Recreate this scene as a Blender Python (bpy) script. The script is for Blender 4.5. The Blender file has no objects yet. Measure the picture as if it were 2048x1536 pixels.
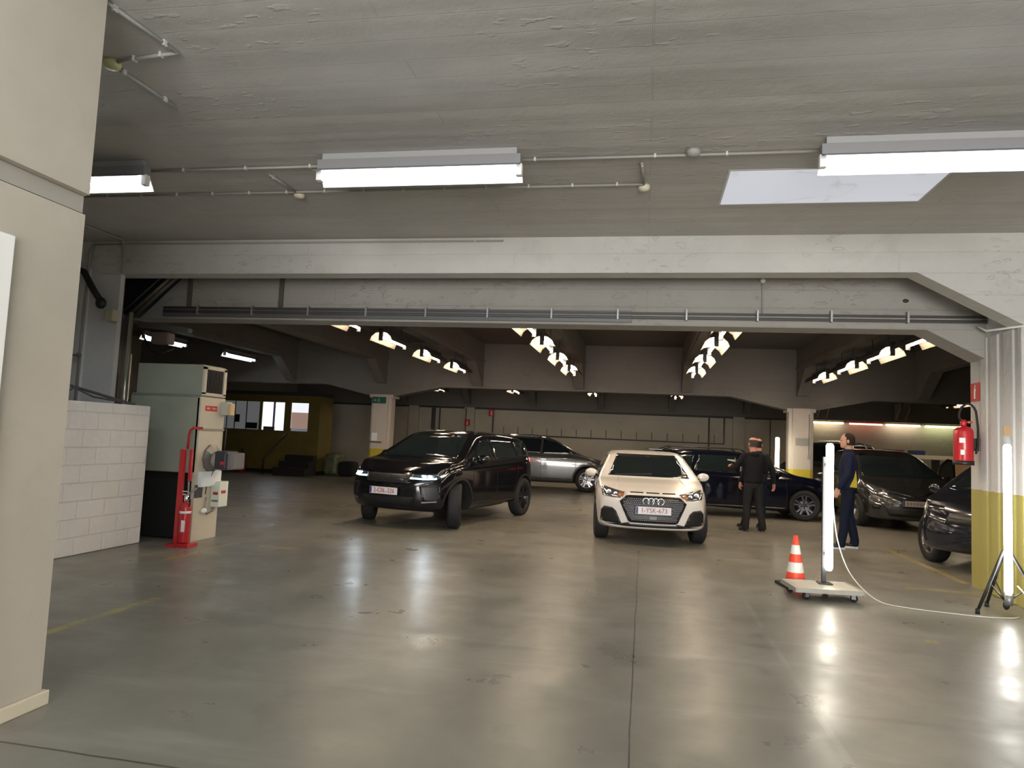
import bpy, bmesh, math, random
from mathutils import Vector, Matrix
from mathutils.bvhtree import BVHTree
random.seed(7)
PI = math.pi
SC = bpy.context.scene
COL = SC.collection

# ------------------------------------------------------------------ camera
EYE = 1.52
cam_d = bpy.data.cameras.new('camera')
cam_d.sensor_fit = 'HORIZONTAL'; cam_d.sensor_width = 36.0
cam_d.lens = 1410.0 / 2048.0 * 36.0
cam_d.clip_start = 0.05; cam_d.clip_end = 200
cam = bpy.data.objects.new('camera', cam_d); COL.objects.link(cam)
_r = Vector((0.98203938, 0.18339543, 0.04432582))
_u = Vector((-0.02939209, -0.08336156, 0.99608582))
_f = Vector((-0.18637266, 0.97949832, 0.07647396))
cam.matrix_world = Matrix(((_r.x, _u.x, -_f.x, 0), (_r.y, _u.y, -_f.y, 0), (_r.z, _u.z, -_f.z, EYE), (0, 0, 0, 1)))
SC.camera = cam

# ------------------------------------------------------------------ world, exposure
w = bpy.data.worlds.new('world'); SC.world = w; w.use_nodes = True
w.node_tree.nodes['Background'].inputs[0].default_value = (0.75, 0.85, 1.0, 1)
w.node_tree.nodes['Background'].inputs[1].default_value = 0.6
SC.view_settings.view_transform = 'Standard'
SC.view_settings.look = 'None'
SC.view_settings.gamma = 1.0
SC.view_settings.use_curve_mapping = False
SC.view_settings.exposure = 0.65
try:
    SC.cycles.use_denoising = True
    SC.cycles.max_bounces = 7
    SC.cycles.diffuse_bounces = 4
    SC.cycles.sample_clamp_indirect = 6.0
except Exception:
    pass

def area(name, loc, target, sx, sy, power, col):
    l = bpy.data.lights.new(name, 'AREA'); l.shape = 'RECTANGLE'; l.size = sx; l.size_y = sy
    l.energy = power; l.color = col
    o = bpy.data.objects.new(name, l); COL.objects.link(o); o.location = loc
    d = Vector(target) - Vector(loc)
    o.rotation_euler = d.to_track_quat('-Z', 'Y').to_euler()
    return o
# daylight through the open gate behind the photographer
area('gate_daylight', (1.5, -7.6, 1.7), (0.8, 4, 2.6), 7.0, 3.2, 900, (1.0, 0.96, 0.90))
# strength of each kind of lamp tube
S_FRONT, S_HALL, S_FAR, S_WALL, S_STAND, S_LEFT = 46.0, 85.0, 24.0, 9.0, 13.0, 16.0

# ------------------------------------------------------------------ materials
MATS = {}
def nodes_of(m):
    return m.node_tree.nodes, m.node_tree.links
def pm(name, col, rough=0.5, metal=0.0, coat=0.0, spec=0.5, emit=None, es=0.0, var=0.0, vscale=3.0, bump=0.0, bscale=20.0, alpha=1.0, trans=0.0):
    if name in MATS: return MATS[name]
    m = bpy.data.materials.new(name); m.use_nodes = True
    n, l = nodes_of(m); b = n['Principled BSDF']
    b.inputs['Base Color'].default_value = (*col, 1)
    b.inputs['Roughness'].default_value = rough
    b.inputs['Metallic'].default_value = metal
    b.inputs['Coat Weight'].default_value = coat
    b.inputs['Coat Roughness'].default_value = 0.04
    b.inputs['Specular IOR Level'].default_value = spec
    b.inputs['Transmission Weight'].default_value = trans
    if emit:
        b.inputs['Emission Color'].default_value = (*emit, 1)
        b.inputs['Emission Strength'].default_value = es
    if var or bump:
        tc = n.new('ShaderNodeTexCoord')
    if var:
        t = n.new('ShaderNodeTexNoise'); t.inputs['Scale'].default_value = vscale; t.inputs['Detail'].default_value = 5
        l.new(tc.outputs['Object'], t.inputs['Vector'])
        cr = n.new('ShaderNodeValToRGB')
        cr.color_ramp.elements[0].position = 0.3; cr.color_ramp.elements[1].position = 0.7
        cr.color_ramp.elements[0].color = (*[c * (1 - var) for c in col], 1)
        cr.color_ramp.elements[1].color = (*[min(1, c * (1 + var)) for c in col], 1)
        l.new(t.outputs['Fac'], cr.inputs[0]); l.new(cr.outputs[0], b.inputs['Base Color'])
    if bump:
        t2 = n.new('ShaderNodeTexNoise'); t2.inputs['Scale'].default_value = bscale; t2.inputs['Detail'].default_value = 6
        l.new(tc.outputs['Object'], t2.inputs['Vector'])
        bp = n.new('ShaderNodeBump'); bp.inputs['Strength'].default_value = bump; bp.inputs['Distance'].default_value = 0.02
        l.new(t2.outputs['Fac'], bp.inputs['Height']); l.new(bp.outputs[0], b.inputs['Normal'])
    MATS[name] = m
    return m

def concrete(name, col, dirt=(0.55, 0.5, 0.42), dirt_amt=0.35, planks=None, pstr=0.5, rough=0.75, blocks=None, yellow_top=None, ycol=(0.42, 0.36, 0.035), chips=0.4):
    """painted concrete: colour clouds, grime, chipped pits and, where asked, the marks of the shuttering boards
    planks = axis ('x','y','z') the boards are stacked along"""
    m = bpy.data.materials.new(name); m.use_nodes = True
    n, l = nodes_of(m); b = n['Principled BSDF']; b.inputs['Roughness'].default_value = rough
    tc = n.new('ShaderNodeTexCoord'); obj_ = tc.outputs['Object']
    n1 = n.new('ShaderNodeTexNoise'); n1.inputs['Scale'].default_value = 0.9; n1.inputs['Detail'].default_value = 8; n1.inputs['Roughness'].default_value = 0.6
    l.new(obj_, n1.inputs['Vector'])
    r1 = n.new('ShaderNodeValToRGB'); r1.color_ramp.elements[0].position = 0.35; r1.color_ramp.elements[1].position = 0.68
    r1.color_ramp.elements[0].color = (*[c * 0.86 for c in col], 1); r1.color_ramp.elements[1].color = (*col, 1)
    l.new(n1.outputs['Fac'], r1.inputs[0])
    # grime
    n2 = n.new('ShaderNodeTexNoise'); n2.inputs['Scale'].default_value = 2.6; n2.inputs['Detail'].default_value = 10; n2.inputs['Roughness'].default_value = 0.7
    l.new(obj_, n2.inputs['Vector'])
    r2 = n.new('ShaderNodeValToRGB'); r2.color_ramp.elements[0].position = 0.56; r2.color_ramp.elements[1].position = 0.78
    r2.color_ramp.elements[0].color = (0, 0, 0, 1); r2.color_ramp.elements[1].color = (dirt_amt,) * 3 + (1,)
    l.new(n2.outputs['Fac'], r2.inputs[0])
    mx = n.new('ShaderNodeMixRGB'); mx.inputs[2].default_value = (*[c * d for c, d in zip(col, dirt)], 1)
    l.new(r2.outputs[0], mx.inputs[0]); l.new(r1.outputs[0], mx.inputs[1])
    out = mx.outputs[0]
    sep = n.new('ShaderNodeSeparateXYZ'); l.new(obj_, sep.inputs[0])
    height = None
    if planks:
        ax = {'x': 0, 'y': 1, 'z': 2}[planks]
        mp = n.new('ShaderNodeCombineXYZ')
        others = [i for i in range(3) if i != ax]
        # brick texture: x along the board, y across
        long_ax = 0 if ax != 0 else 1
        l.new(sep.outputs[long_ax], mp.inputs[0]); l.new(sep.outputs[ax], mp.inputs[1])
        br = n.new('ShaderNodeTexBrick'); br.inputs['Scale'].default_value = 1.0
        br.inputs['Brick Width'].default_value = 4.3; br.inputs['Row Height'].default_value = 0.235; br.offset_frequency = 3; br.offset = .37
        br.inputs['Mortar Size'].default_value = 0.006; br.inputs['Mortar Smooth'].default_value = 0.3
        br.inputs['Color1'].default_value = (0.55, 0.55, 0.55, 1); br.inputs['Color2'].default_value = (0.8, 0.8, 0.8, 1)
        br.inputs['Mortar'].default_value = (0.25, 0.25, 0.25, 1)
        nw = n.new('ShaderNodeTexNoise'); nw.inputs['Scale'].default_value = 1.5; l.new(obj_, nw.inputs['Vector'])
        vm = n.new('ShaderNodeVectorMath'); vm.operation = 'SCALE'; vm.inputs['Scale'].default_value = 0.03; l.new(nw.outputs['Color'], vm.inputs[0])
        va = n.new('ShaderNodeVectorMath'); va.operation = 'ADD'; l.new(mp.outputs[0], va.inputs[0]); l.new(vm.outputs[0], va.inputs[1])
        l.new(va.outputs[0], br.inputs['Vector'])
        height = br.outputs['Color']
    if blocks:
        mp = n.new('ShaderNodeCombineXYZ')
        l.new(sep.outputs[blocks[0]], mp.inputs[0]); l.new(sep.outputs[2], mp.inputs[1])
        br = n.new('ShaderNodeTexBrick'); br.inputs['Scale'].default_value = 1.0
        br.inputs['Brick Width'].default_value = blocks[1]; br.inputs['Row Height'].default_value = blocks[2]
        br.inputs['Mortar Size'].default_value = 0.008; br.inputs['Mortar Smooth'].default_value = 0.5
        br.inputs['Color1'].default_value = (0.7,) * 3 + (1,); br.inputs['Color2'].default_value = (0.82,) * 3 + (1,)
        br.inputs['Mortar'].default_value = (0.3,) * 3 + (1,)
        l.new(mp.outputs[0], br.inputs['Vector']); height = br.outputs['Color']
    if yellow_top is not None:
        nz = n.new('ShaderNodeTexNoise'); nz.inputs['Scale'].default_value = 12; l.new(obj_, nz.inputs['Vector'])
        ad = n.new('ShaderNodeMath'); ad.operation = 'MULTIPLY_ADD'; ad.inputs[1].default_value = 0.03; l.new(nz.outputs['Fac'], ad.inputs[0]); l.new(sep.outputs[2], ad.inputs[2])
        lt = n.new('ShaderNodeMath'); lt.operation = 'LESS_THAN'; lt.inputs[1].default_value = yellow_top; l.new(ad.outputs[0], lt.inputs[0])
        my = n.new('ShaderNodeMixRGB'); my.inputs[2].default_value = (*ycol, 1)
        l.new(lt.outputs[0], my.inputs[0]); l.new(out, my.inputs[1])
        # wear of the paint
        mw = n.new('ShaderNodeMixRGB'); mw.blend_type = 'MULTIPLY'; mw.inputs[0].default_value = 0.5
        l.new(my.outputs[0], mw.inputs[1]); l.new(r1.outputs[0], mw.inputs[2])
        out = my.outputs[0]
    l.new(out, b.inputs['Base Color'])
    # relief
    n3 = n.new('ShaderNodeTexNoise'); n3.inputs['Scale'].default_value = 7; n3.inputs['Detail'].default_value = 9; n3.inputs['Roughness'].default_value = 0.62
    l.new(obj_, n3.inputs['Vector'])
    b1 = n.new('ShaderNodeBump'); b1.inputs['Strength'].default_value = chips; b1.inputs['Distance'].default_value = 0.02
    l.new(n3.outputs['Fac'], b1.inputs['Height'])
    last = b1
    if planks:   # lumps of plaster and chips between the boards, and long sagging waves
        mpp = n.new('ShaderNodeMapping'); sc_ = [1.6, 1.6, 1.6]; sc_[0] = .7; mpp.inputs['Scale'].default_value = sc_
        l.new(obj_, mpp.inputs[0])
        n4 = n.new('ShaderNodeTexNoise'); n4.inputs['Scale'].default_value = 9; n4.inputs['Detail'].default_value = 4; l.new(mpp.outputs[0], n4.inputs['Vector'])
        n5 = n.new('ShaderNodeTexNoise'); n5.inputs['Scale'].default_value = .8; n5.inputs['Detail'].default_value = 3; l.new(obj_, n5.inputs['Vector'])
        r4 = n.new('ShaderNodeValToRGB'); r4.color_ramp.elements[0].position = .60; r4.color_ramp.elements[1].position = .66; l.new(n4.outputs['Fac'], r4.inputs[0])
        r5 = n.new('ShaderNodeValToRGB'); r5.color_ramp.elements[0].position = .48; r5.color_ramp.elements[1].position = .60; l.new(n5.outputs['Fac'], r5.inputs[0])
        m45 = n.new('ShaderNodeMath'); m45.operation = 'MULTIPLY'; l.new(r4.outputs[0], m45.inputs[0]); l.new(r5.outputs[0], m45.inputs[1])
        b4 = n.new('ShaderNodeBump'); b4.inputs['Strength'].default_value = .7; b4.inputs['Distance'].default_value = 0.012
        l.new(m45.outputs[0], b4.inputs['Height']); l.new(b1.outputs[0], b4.inputs['Normal']); last = b1 = b4
        n6 = n.new('ShaderNodeTexNoise'); n6.noise_dimensions = '1D'; n6.inputs['Scale'].default_value = 1.7; n6.inputs['Detail'].default_value = 2
        l.new(sep.outputs[{'x': 0, 'y': 1, 'z': 2}[planks]], n6.inputs['W'])
        b6 = n.new('ShaderNodeBump'); b6.inputs['Strength'].default_value = .6; b6.inputs['Distance'].default_value = 0.04
        l.new(n6.outputs['Fac'], b6.inputs['Height']); l.new(b4.outputs[0], b6.inputs['Normal']); last = b1 = b6
    if height is not None:
        b2 = n.new('ShaderNodeBump'); b2.inputs['Strength'].default_value = min(1, pstr * 1.5); b2.inputs['Distance'].default_value = 0.016
        l.new(height, b2.inputs['Height']); l.new(b1.outputs[0], b2.inputs['Normal']); last = b2
    l.new(last.outputs[0], b.inputs['Normal'])
    MATS[name] = m
    return m

def floor_material():
    m = bpy.data.materials.new('worn_concrete_floor'); m.use_nodes = True
    n, l = nodes_of(m); b = n['Principled BSDF']
    tc = n.new('ShaderNodeTexCoord'); P = tc.outputs['Object']
    sep = n.new('ShaderNodeSeparateXYZ'); l.new(P, sep.inputs[0])
    def noise(sc, det=6, ro=0.6, st=None):
        t = n.new('ShaderNodeTexNoise'); t.inputs['Scale'].default_value = sc; t.inputs['Detail'].default_value = det; t.inputs['Roughness'].default_value = ro
        if st:
            mp = n.new('ShaderNodeMapping'); mp.inputs['Scale'].default_value = st; mp.inputs['Rotation'].default_value = (0, 0, 0.35); l.new(P, mp.inputs[0]); l.new(mp.outputs[0], t.inputs['Vector'])
        else: l.new(P, t.inputs['Vector'])
        return t.outputs['Fac']
    def ramp(f, p0, p1, c0, c1):
        r = n.new('ShaderNodeValToRGB'); r.color_ramp.elements[0].position = p0; r.color_ramp.elements[1].position = p1
        r.color_ramp.elements[0].color = (*c0, 1); r.color_ramp.elements[1].color = (*c1, 1); l.new(f, r.inputs[0]); return r.outputs[0]
    def mix(f, a, c, mode='MIX'):
        x = n.new('ShaderNodeMixRGB'); x.blend_type = mode
        for i, v in ((0, f), (1, a), (2, c)):
            if isinstance(v, (int, float)): x.inputs[i].default_value = v
            elif isinstance(v, tuple): x.inputs[i].default_value = (*v, 1)
            else: l.new(v, x.inputs[i])
        return x.outputs[0]
    def mth(op, a, c=None, d=None):
        x = n.new('ShaderNodeMath'); x.operation = op
        for i, v in ((0, a), (1, c), (2, d)):
            if v is None: continue
            if isinstance(v, (int, float)): x.inputs[i].default_value = v
            else: l.new(v, x.inputs[i])
        return x.outputs[0]
    base = ramp(noise(0.55, 8, 0.6), 0.32, 0.7, (0.160, 0.152, 0.125), (0.238, 0.224, 0.186))
    base = mix(ramp(noise(2.2, 10, 0.72), 0.55, 0.75, (0, 0, 0), (0.55, 0.55, 0.55)), base, (0.105, 0.10, 0.085))
    base = mix(ramp(noise(1.0, 6, 0.6, (0.5, 3.0, 1)), 0.56, 0.74, (0, 0, 0), (0.5, 0.5, 0.5)), base, (0.30, 0.285, 0.25))
    # tyre scuffs: long dark smears
    base = mix(ramp(noise(0.8, 4, 0.5, (0.25, 4.5, 1)), 0.62, 0.75, (0, 0, 0), (0.4, 0.4, 0.4)), base, (0.075, 0.072, 0.065))
    # worn yellow lane lines running into the hall
    worn = mth('GREATER_THAN', noise(5.0, 8, 0.7), 0.48)
    def line(xc, half, y0, y1, f=1.0):
        a = mth('LESS_THAN', mth('ABSOLUTE', mth('SUBTRACT', sep.outputs[0], xc)), half)
        c = mth('GREATER_THAN', sep.outputs[1], y0); d = mth('LESS_THAN', sep.outputs[1], y1)
        return mth('MULTIPLY', mth('MULTIPLY', mth('MULTIPLY', a, c), d), f)
    def linex(yc, half, x0, x1, f=1.0):
        a = mth('LESS_THAN', mth('ABSOLUTE', mth('SUBTRACT', sep.outputs[1], yc)), half)
        c = mth('GREATER_THAN', sep.outputs[0], x0); d = mth('LESS_THAN', sep.outputs[0], x1)
        return mth('MULTIPLY', mth('MULTIPLY', mth('MULTIPLY', a, c), d), f)
    yl = line(-4.12, 0.045, 3.6, 5.6, 0.8)
    for q in (line(3.9, 0.05, 9.6, 12.6, 0.7), line(-5.2, 0.04, 7.1, 8.6, 0.6), linex(8.42, 0.06, -4.8, -4.25, 0.8), linex(9.0, 0.06, 3.0, 3.75, 0.5), linex(7.35, 0.05, -6.0, -5.2, 0.3), linex(6.5, 0.05, 2.33, 2.43, 0.8)):
        yl = mth('MAXIMUM', yl, q)
    yl = mth('MULTIPLY', yl, mth('ADD', mth('MULTIPLY', worn, 0.55), 0.3))
    base = mix(yl, base, (0.42, 0.34, 0.07))
    wl = mth('MULTIPLY', line(1.04, 0.022, 3.0, 7.5, 0.30), ramp(noise(2.0, 3, .5), .38, .62, (0, 0, 0), (1, 1, 1)))
    base = mix(wl, base, (0.42, 0.38, 0.32))
    # oil spots
    vo = n.new('ShaderNodeTexVoronoi'); vo.inputs['Scale'].default_value = .55; l.new(P, vo.inputs['Vector'])
    sp = ramp(mth('ADD', vo.outputs['Distance'], mth('MULTIPLY', noise(6, 3), 0.12)), .060, .095, (1, 1, 1), (0, 0, 0))
    base = mix(mth('MULTIPLY', sp, 0.3), base, (0.05, 0.05, 0.045))
    # saw-cut joints
    wob = mth('MULTIPLY', mth('SUBTRACT', noise(0.6, 3), 0.5), 0.10)
    jx = mth('LESS_THAN', mth('ABSOLUTE', mth('ADD', sep.outputs[0], mth('ADD', mth('MULTIPLY', wob, .4), 0.03))), 0.0045)
    jx = mth('MULTIPLY', jx, mth('LESS_THAN', sep.outputs[1], 10.4))
    jy = mth('LESS_THAN', mth('ABSOLUTE', mth('SUBTRACT', sep.outputs[1], mth('ADD', wob, 2.93))), 0.007)
    jy2 = mth('LESS_THAN', mth('ABSOLUTE', mth('SUBTRACT', sep.outputs[1], mth('ADD', wob, 10.4))), 0.006)
    jt = mth('MAXIMUM', jx, mth('MAXIMUM', jy, jy2))
    base = mix(mth('MULTIPLY', jt, 0.8), base, (0.035, 0.033, 0.03))
    l.new(base, b.inputs['Base Color'])
    ro = ramp(noise(1.6, 8, 0.65), 0.3, 0.72, (0.24, 0.24, 0.24), (0.48, 0.48, 0.48))
    rm = mth('ADD', ro, 0.0)
    l.new(rm, b.inputs['Roughness'])
    b.inputs['Specular IOR Level'].default_value = 0.45
    bp = n.new('ShaderNodeBump'); bp.inputs['Strength'].default_value = 0.12; bp.inputs['Distance'].default_value = 0.01
    l.new(noise(3.5, 9, 0.6), bp.inputs['Height']); l.new(bp.outputs[0], b.inputs['Normal'])
    return m

def glow(name, col, s):
    return pm(name, (0.9, 0.9, 0.9), 0.4, emit=col, es=s)

M_FLOOR = floor_material()
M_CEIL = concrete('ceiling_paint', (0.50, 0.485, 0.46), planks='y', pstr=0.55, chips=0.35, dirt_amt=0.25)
M_HCEIL = concrete('shaded_hall_ceiling_paint', (0.12, 0.11, 0.10), planks='y', pstr=0.5, dirt_amt=0.5)  # ceiling colour darkened to imitate the shade above the lamp reflectors
M_BEAM = concrete('beam_paint', (0.54, 0.53, 0.505), planks='z', pstr=0.5, chips=0.45, dirt_amt=0.35)
M_BEAM2 = concrete('lower_beam_paint', (0.33, 0.315, 0.29), planks='z', pstr=0.5, chips=0.4, dirt=(0.7, 0.45, 0.25), dirt_amt=0.55)
M_HBEAM = concrete('shaded_hall_beam_paint', (0.19, 0.175, 0.155), planks='z', pstr=0.4, dirt_amt=0.5)  # beam colour darkened too, standing in for shade above the lamps
M_PIER = concrete('pier_paint', (0.62, 0.61, 0.60), yellow_top=1.17, ycol=(0.38, 0.335, 0.10), dirt_amt=0.5, chips=0.7)
M_COLM = concrete('column_paint', (0.58, 0.52, 0.46), yellow_top=1.07, ycol=(0.50, 0.40, 0.03), dirt_amt=0.5, chips=0.4)
M_WALLB = concrete('back_wall_paint', (0.56, 0.52, 0.43), blocks=(0, 1.3, 0.42), pstr=0.35, dirt_amt=0.5, chips=0.3)
M_WALLL = concrete('left_wall_paint', (0.36, 0.33, 0.27), blocks=(1, 1.3, 0.42), pstr=0.3, dirt_amt=0.5, chips=0.3)
M_BLOCK = concrete('white_block_paint', (0.88, 0.86, 0.84), blocks=(1, 0.42, 0.2), pstr=0.75, dirt_amt=0.25, chips=0.5)
M_LPIER = concrete('left_pier_paint', (0.62, 0.61, 0.60), dirt_amt=0.45, chips=0.4)
M_NEAR = concrete('cream_render', (0.43, 0.385, 0.315), dirt_amt=0.25, chips=0.12, dirt=(0.6, 0.6, 0.6))
M_NEARB = pm('cream_band', (0.30, 0.275, 0.24), 0.7)
M_SKIRT = pm('cream_skirting', (0.56, 0.50, 0.38), 0.5, var=0.08)
M_RUBBER = pm('rubber', (0.012, 0.012, 0.013), 0.75, bump=0.2, bscale=60)
M_BLACK = pm('black_plastic', (0.012, 0.012, 0.013), 0.45)
M_MATT = pm('matt_black', (0.008, 0.008, 0.008), 0.9)
M_DKMET = pm('dark_metal', (0.06, 0.06, 0.062), 0.45, metal=0.6)
M_GALV = pm('galvanised_metal', (0.33, 0.33, 0.34), 0.45, metal=0.7, var=0.12)
M_PIPE = pm('painted_conduit', (0.30, 0.29, 0.27), 0.6)
M_CLIP = pm('conduit_clip', (0.50, 0.49, 0.46), 0.5)
M_DPIPE = pm('dusty_dark_conduit', (0.10, 0.098, 0.095), 0.6)
M_CHROME = pm('chrome', (0.75, 0.75, 0.76), 0.12, metal=1.0)
M_ALLOY = pm('alloy', (0.42, 0.42, 0.44), 0.28, metal=0.9)
M_DALLOY = pm('dark_alloy', (0.05, 0.05, 0.055), 0.3, metal=0.7)
M_RED = pm('fire_red', (0.48, 0.012, 0.018), 0.35, coat=0.4)
M_CONE = pm('cone_orange', (0.90, 0.075, 0.03), 0.45)
M_WHITE = pm('white_plastic', (0.80, 0.80, 0.78), 0.4)
M_PAPER = pm('paper', (0.82, 0.85, 0.86), 0.7)
M_LBL = pm('label_white', (0.85, 0.80, 0.84), 0.6)
M_GLASS = pm('tinted_glass', (0.010, 0.016, 0.018), 0.04, coat=0.6, spec=0.7)
M_SIGNR = pm('sign_red', (0.50, 0.03, 0.03), 0.5)
M_CARD = pm('cardboard', (0.55, 0.36, 0.20), 0.8, var=0.08)
M_REFL = pm('white_enamel', (0.78, 0.72, 0.64), 0.35)
M_PLATE = pm('plate_white', (0.72, 0.68, 0.70), 0.4)
M_PLTXT = pm('plate_letters', (0.30, 0.03, 0.05), 0.5)
M_SKIN = pm('skin', (0.50, 0.27, 0.19), 0.55)

# ------------------------------------------------------------------ object helpers
def tag(o, label=None, cat=None, group=None, kind=None):
    if label: o['label'] = label
    if cat: o['category'] = cat
    if group: o['group'] = group
    if kind: o['kind'] = kind
    return o
def thing(name, label, cat, loc=(0, 0, 0), rz=0.0, group=None):
    o = bpy.data.objects.new(name, None); COL.objects.link(o); o.empty_display_size = 0.1
    o.location = loc; o.rotation_euler = (0, 0, rz)
    return tag(o, label, cat, group)
def copy_tree(o, parent=None):
    c = o.copy(); COL.objects.link(c)
    if parent is not None: c.parent = parent
    for ch in [x for x in o.children]: copy_tree(ch, c)
    return c

class MB:
    """gathers shapes into one mesh"""
    def __init__(s): s.bm = bmesh.new(); s.mi = 0
    def _m(s, faces):
        for f in faces: f.material_index = s.mi
    def box(s, x0, x1, y0, y1, z0, z1, bev=0.0, M=None):
        vs = [s.bm.verts.new(v) for v in ((x0, y0, z0), (x1, y0, z0), (x1, y1, z0), (x0, y1, z0), (x0, y0, z1), (x1, y0, z1), (x1, y1, z1), (x0, y1, z1))]
        fs = [s.bm.faces.new([vs[i] for i in q]) for q in ((0, 3, 2, 1), (4, 5, 6, 7), (0, 1, 5, 4), (1, 2, 6, 5), (2, 3, 7, 6), (3, 0, 4, 7))]
        s._m(fs)
        if bev:
            es = list({e for f in fs for e in f.edges})
            r = bmesh.ops.bevel(s.bm, geom=es, offset=bev, segments=2, affect='EDGES', profile=0.5)
            s._m(r['faces']); vs = list({v for f in r['faces'] for v in f.verts} | {v for v in vs if v.is_valid})
        if M is not None:
            for v in vs: v.co = M @ v.co
        return s
    def tube(s, pts, r, n=8, cap=True, rads=None):
        pts = [Vector(p) for p in pts]; rings = []
        up = Vector((0, 0, 1)); prev = None
        for i, p in enumerate(pts):
            if i == 0: t = pts[1] - p
            elif i == len(pts) - 1: t = p - pts[i - 1]
            else: t = (pts[i + 1] - p).normalized() + (p - pts[i - 1]).normalized()
            t.normalize()
            if prev is None:
                a = t.cross(up)
                if a.length < 1e-3: a = t.cross(Vector((1, 0, 0)))
            else:
                a = prev - t * prev.dot(t)
            a.normalize(); prev = a; b = t.cross(a)
            rr = rads[i] if rads else r
            rings.append([s.bm.verts.new(p + (a * math.cos(2 * PI * k / n) + b * math.sin(2 * PI * k / n)) * rr) for k in range(n)])
        fs = []
        for i in range(len(rings) - 1):
            for k in range(n):
                f = s.bm.faces.new((rings[i][k], rings[i][(k + 1) % n], rings[i + 1][(k + 1) % n], rings[i + 1][k])); f.smooth = True; fs.append(f)
        if cap:
            fs.append(s.bm.faces.new(list(reversed(rings[0])))); fs.append(s.bm.faces.new(rings[-1]))
        s._m(fs); return s
    def lathe(s, prof, c=(0, 0, 0), axis='z', n=24, smooth=True, M=None):
        """prof: list of (radius, height)"""
        rings = []
        for r, h in prof:
            ring = []
            for k in range(n if r > 1e-6 else 1):
                a = 2 * PI * k / n
                x, y = r * math.cos(a), r * math.sin(a)
                v = {'z': (x, y, h), 'y': (x, h, y), 'x': (h, x, y)}[axis]
                v = Vector(v) + Vector(c)
                if M is not None: v = M @ v
                ring.append(s.bm.verts.new(v))
            rings.append(ring)
        fs = []
        for i in range(len(rings) - 1):
            A, B = rings[i], rings[i + 1]
            if len(A) == 1 and len(B) == 1: continue
            for k in range(n):
                a0, a1 = A[k % len(A)], A[(k + 1) % len(A)]; b0, b1 = B[k % len(B)], B[(k + 1) % len(B)]
                q = [a0]
                if a1 is not a0: q.append(a1)
                if b1 is not b0: q.append(b1)
                q.append(b0)
                try: f = s.bm.faces.new(q); f.smooth = smooth; fs.append(f)
                except ValueError: pass
        s._m(fs); return s
    def prism(s, poly, axis, a, b):
        """extrude a 2D outline along an axis: poly in the remaining two coordinates in order"""
        def mk(u, v, h): return {'x': (h, u, v), 'y': (u, h, v), 'z': (u, v, h)}[axis]
        A = [s.bm.verts.new(mk(u, v, a)) for u, v in poly]; B = [s.bm.verts.new(mk(u, v, b)) for u, v in poly]
        fs = [s.bm.faces.new(A), s.bm.faces.new(list(reversed(B)))]
        n = len(poly)
        for k in range(n): fs.append(s.bm.faces.new((A[k], B[k], B[(k + 1) % n], A[(k + 1) % n])))
        s._m(fs); return s
    def ball(s, c, r, n=12, M=None):
        if not isinstance(r, (tuple, list)): r = (r, r, r)
        ret = bmesh.ops.create_uvsphere(s.bm, u_segments=n, v_segments=max(6, n // 2 + 2), radius=1)
        for v in ret['verts']:
            v.co = Vector((v.co.x * r[0], v.co.y * r[1], v.co.z * r[2]))
            if M is not None: v.co = M @ v.co
            v.co += Vector(c)
            for f in v.link_faces: f.smooth = True; f.material_index = s.mi
        return s
    def build(s, name, mats, parent=None, smooth=False, fix=True):
        if fix: bmesh.ops.recalc_face_normals(s.bm, faces=s.bm.faces)
        me = bpy.data.meshes.new(name); s.bm.to_mesh(me); s.bm.free()
        for m in (mats if isinstance(mats, (list, tuple)) else [mats]): me.materials.append(m)
        if smooth:
            for p in me.polygons: p.use_smooth = True
        o = bpy.data.objects.new(name, me); COL.objects.link(o)
        if parent is not None: o.parent = parent
        return o
def struct(name, mb, m, parent=None, label=None):
    o = mb.build(name, m, parent)
    if parent is None: tag(o, label, None, None, 'structure')
    return o
def text(name, body, size, m, parent, loc, rot, ext=0.001, sx=1.0):
    c = bpy.data.curves.new(name, 'FONT'); c.body = body; c.size = size; c.extrude = ext; c.align_x = 'CENTER'; c.align_y = 'CENTER'
    c.resolution_u = 3
    c.materials.append(m)
    o = bpy.data.objects.new(name, c); COL.objects.link(o)
    me = evaluated_mesh(o); me.name = name; bpy.data.objects.remove(o)
    if not me.materials: me.materials.append(m)
    o = bpy.data.objects.new(name, me); COL.objects.link(o); o.parent = parent; o.location = loc; o.rotation_euler = rot; o.scale = (sx, 1, 1)
    return o
def evaluated_mesh(o):
    dg = bpy.context.evaluated_depsgraph_get(); dg.update()
    me = bpy.data.meshes.new_from_object(o.evaluated_get(dg), preserve_all_data_layers=False, depsgraph=dg)
    return me
def interp(tab, x):
    if x <= tab[0][0]: return tab[0][1]
    for (a, b), (c, d) in zip(tab, tab[1:]):
        if x <= c: return b + (d - b) * (x - a) / (c - a)
    return tab[-1][1]

# ================================================================== THE SHELL
ZC = 3.95     # ceiling of the front bay
ZH = 4.12     # ceiling of the hall
struct('floor', MB().box(-18, 14, -8, 32, -0.2, 0), M_FLOOR, label='worn grey-green concrete floor with faded yellow lines')
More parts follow.
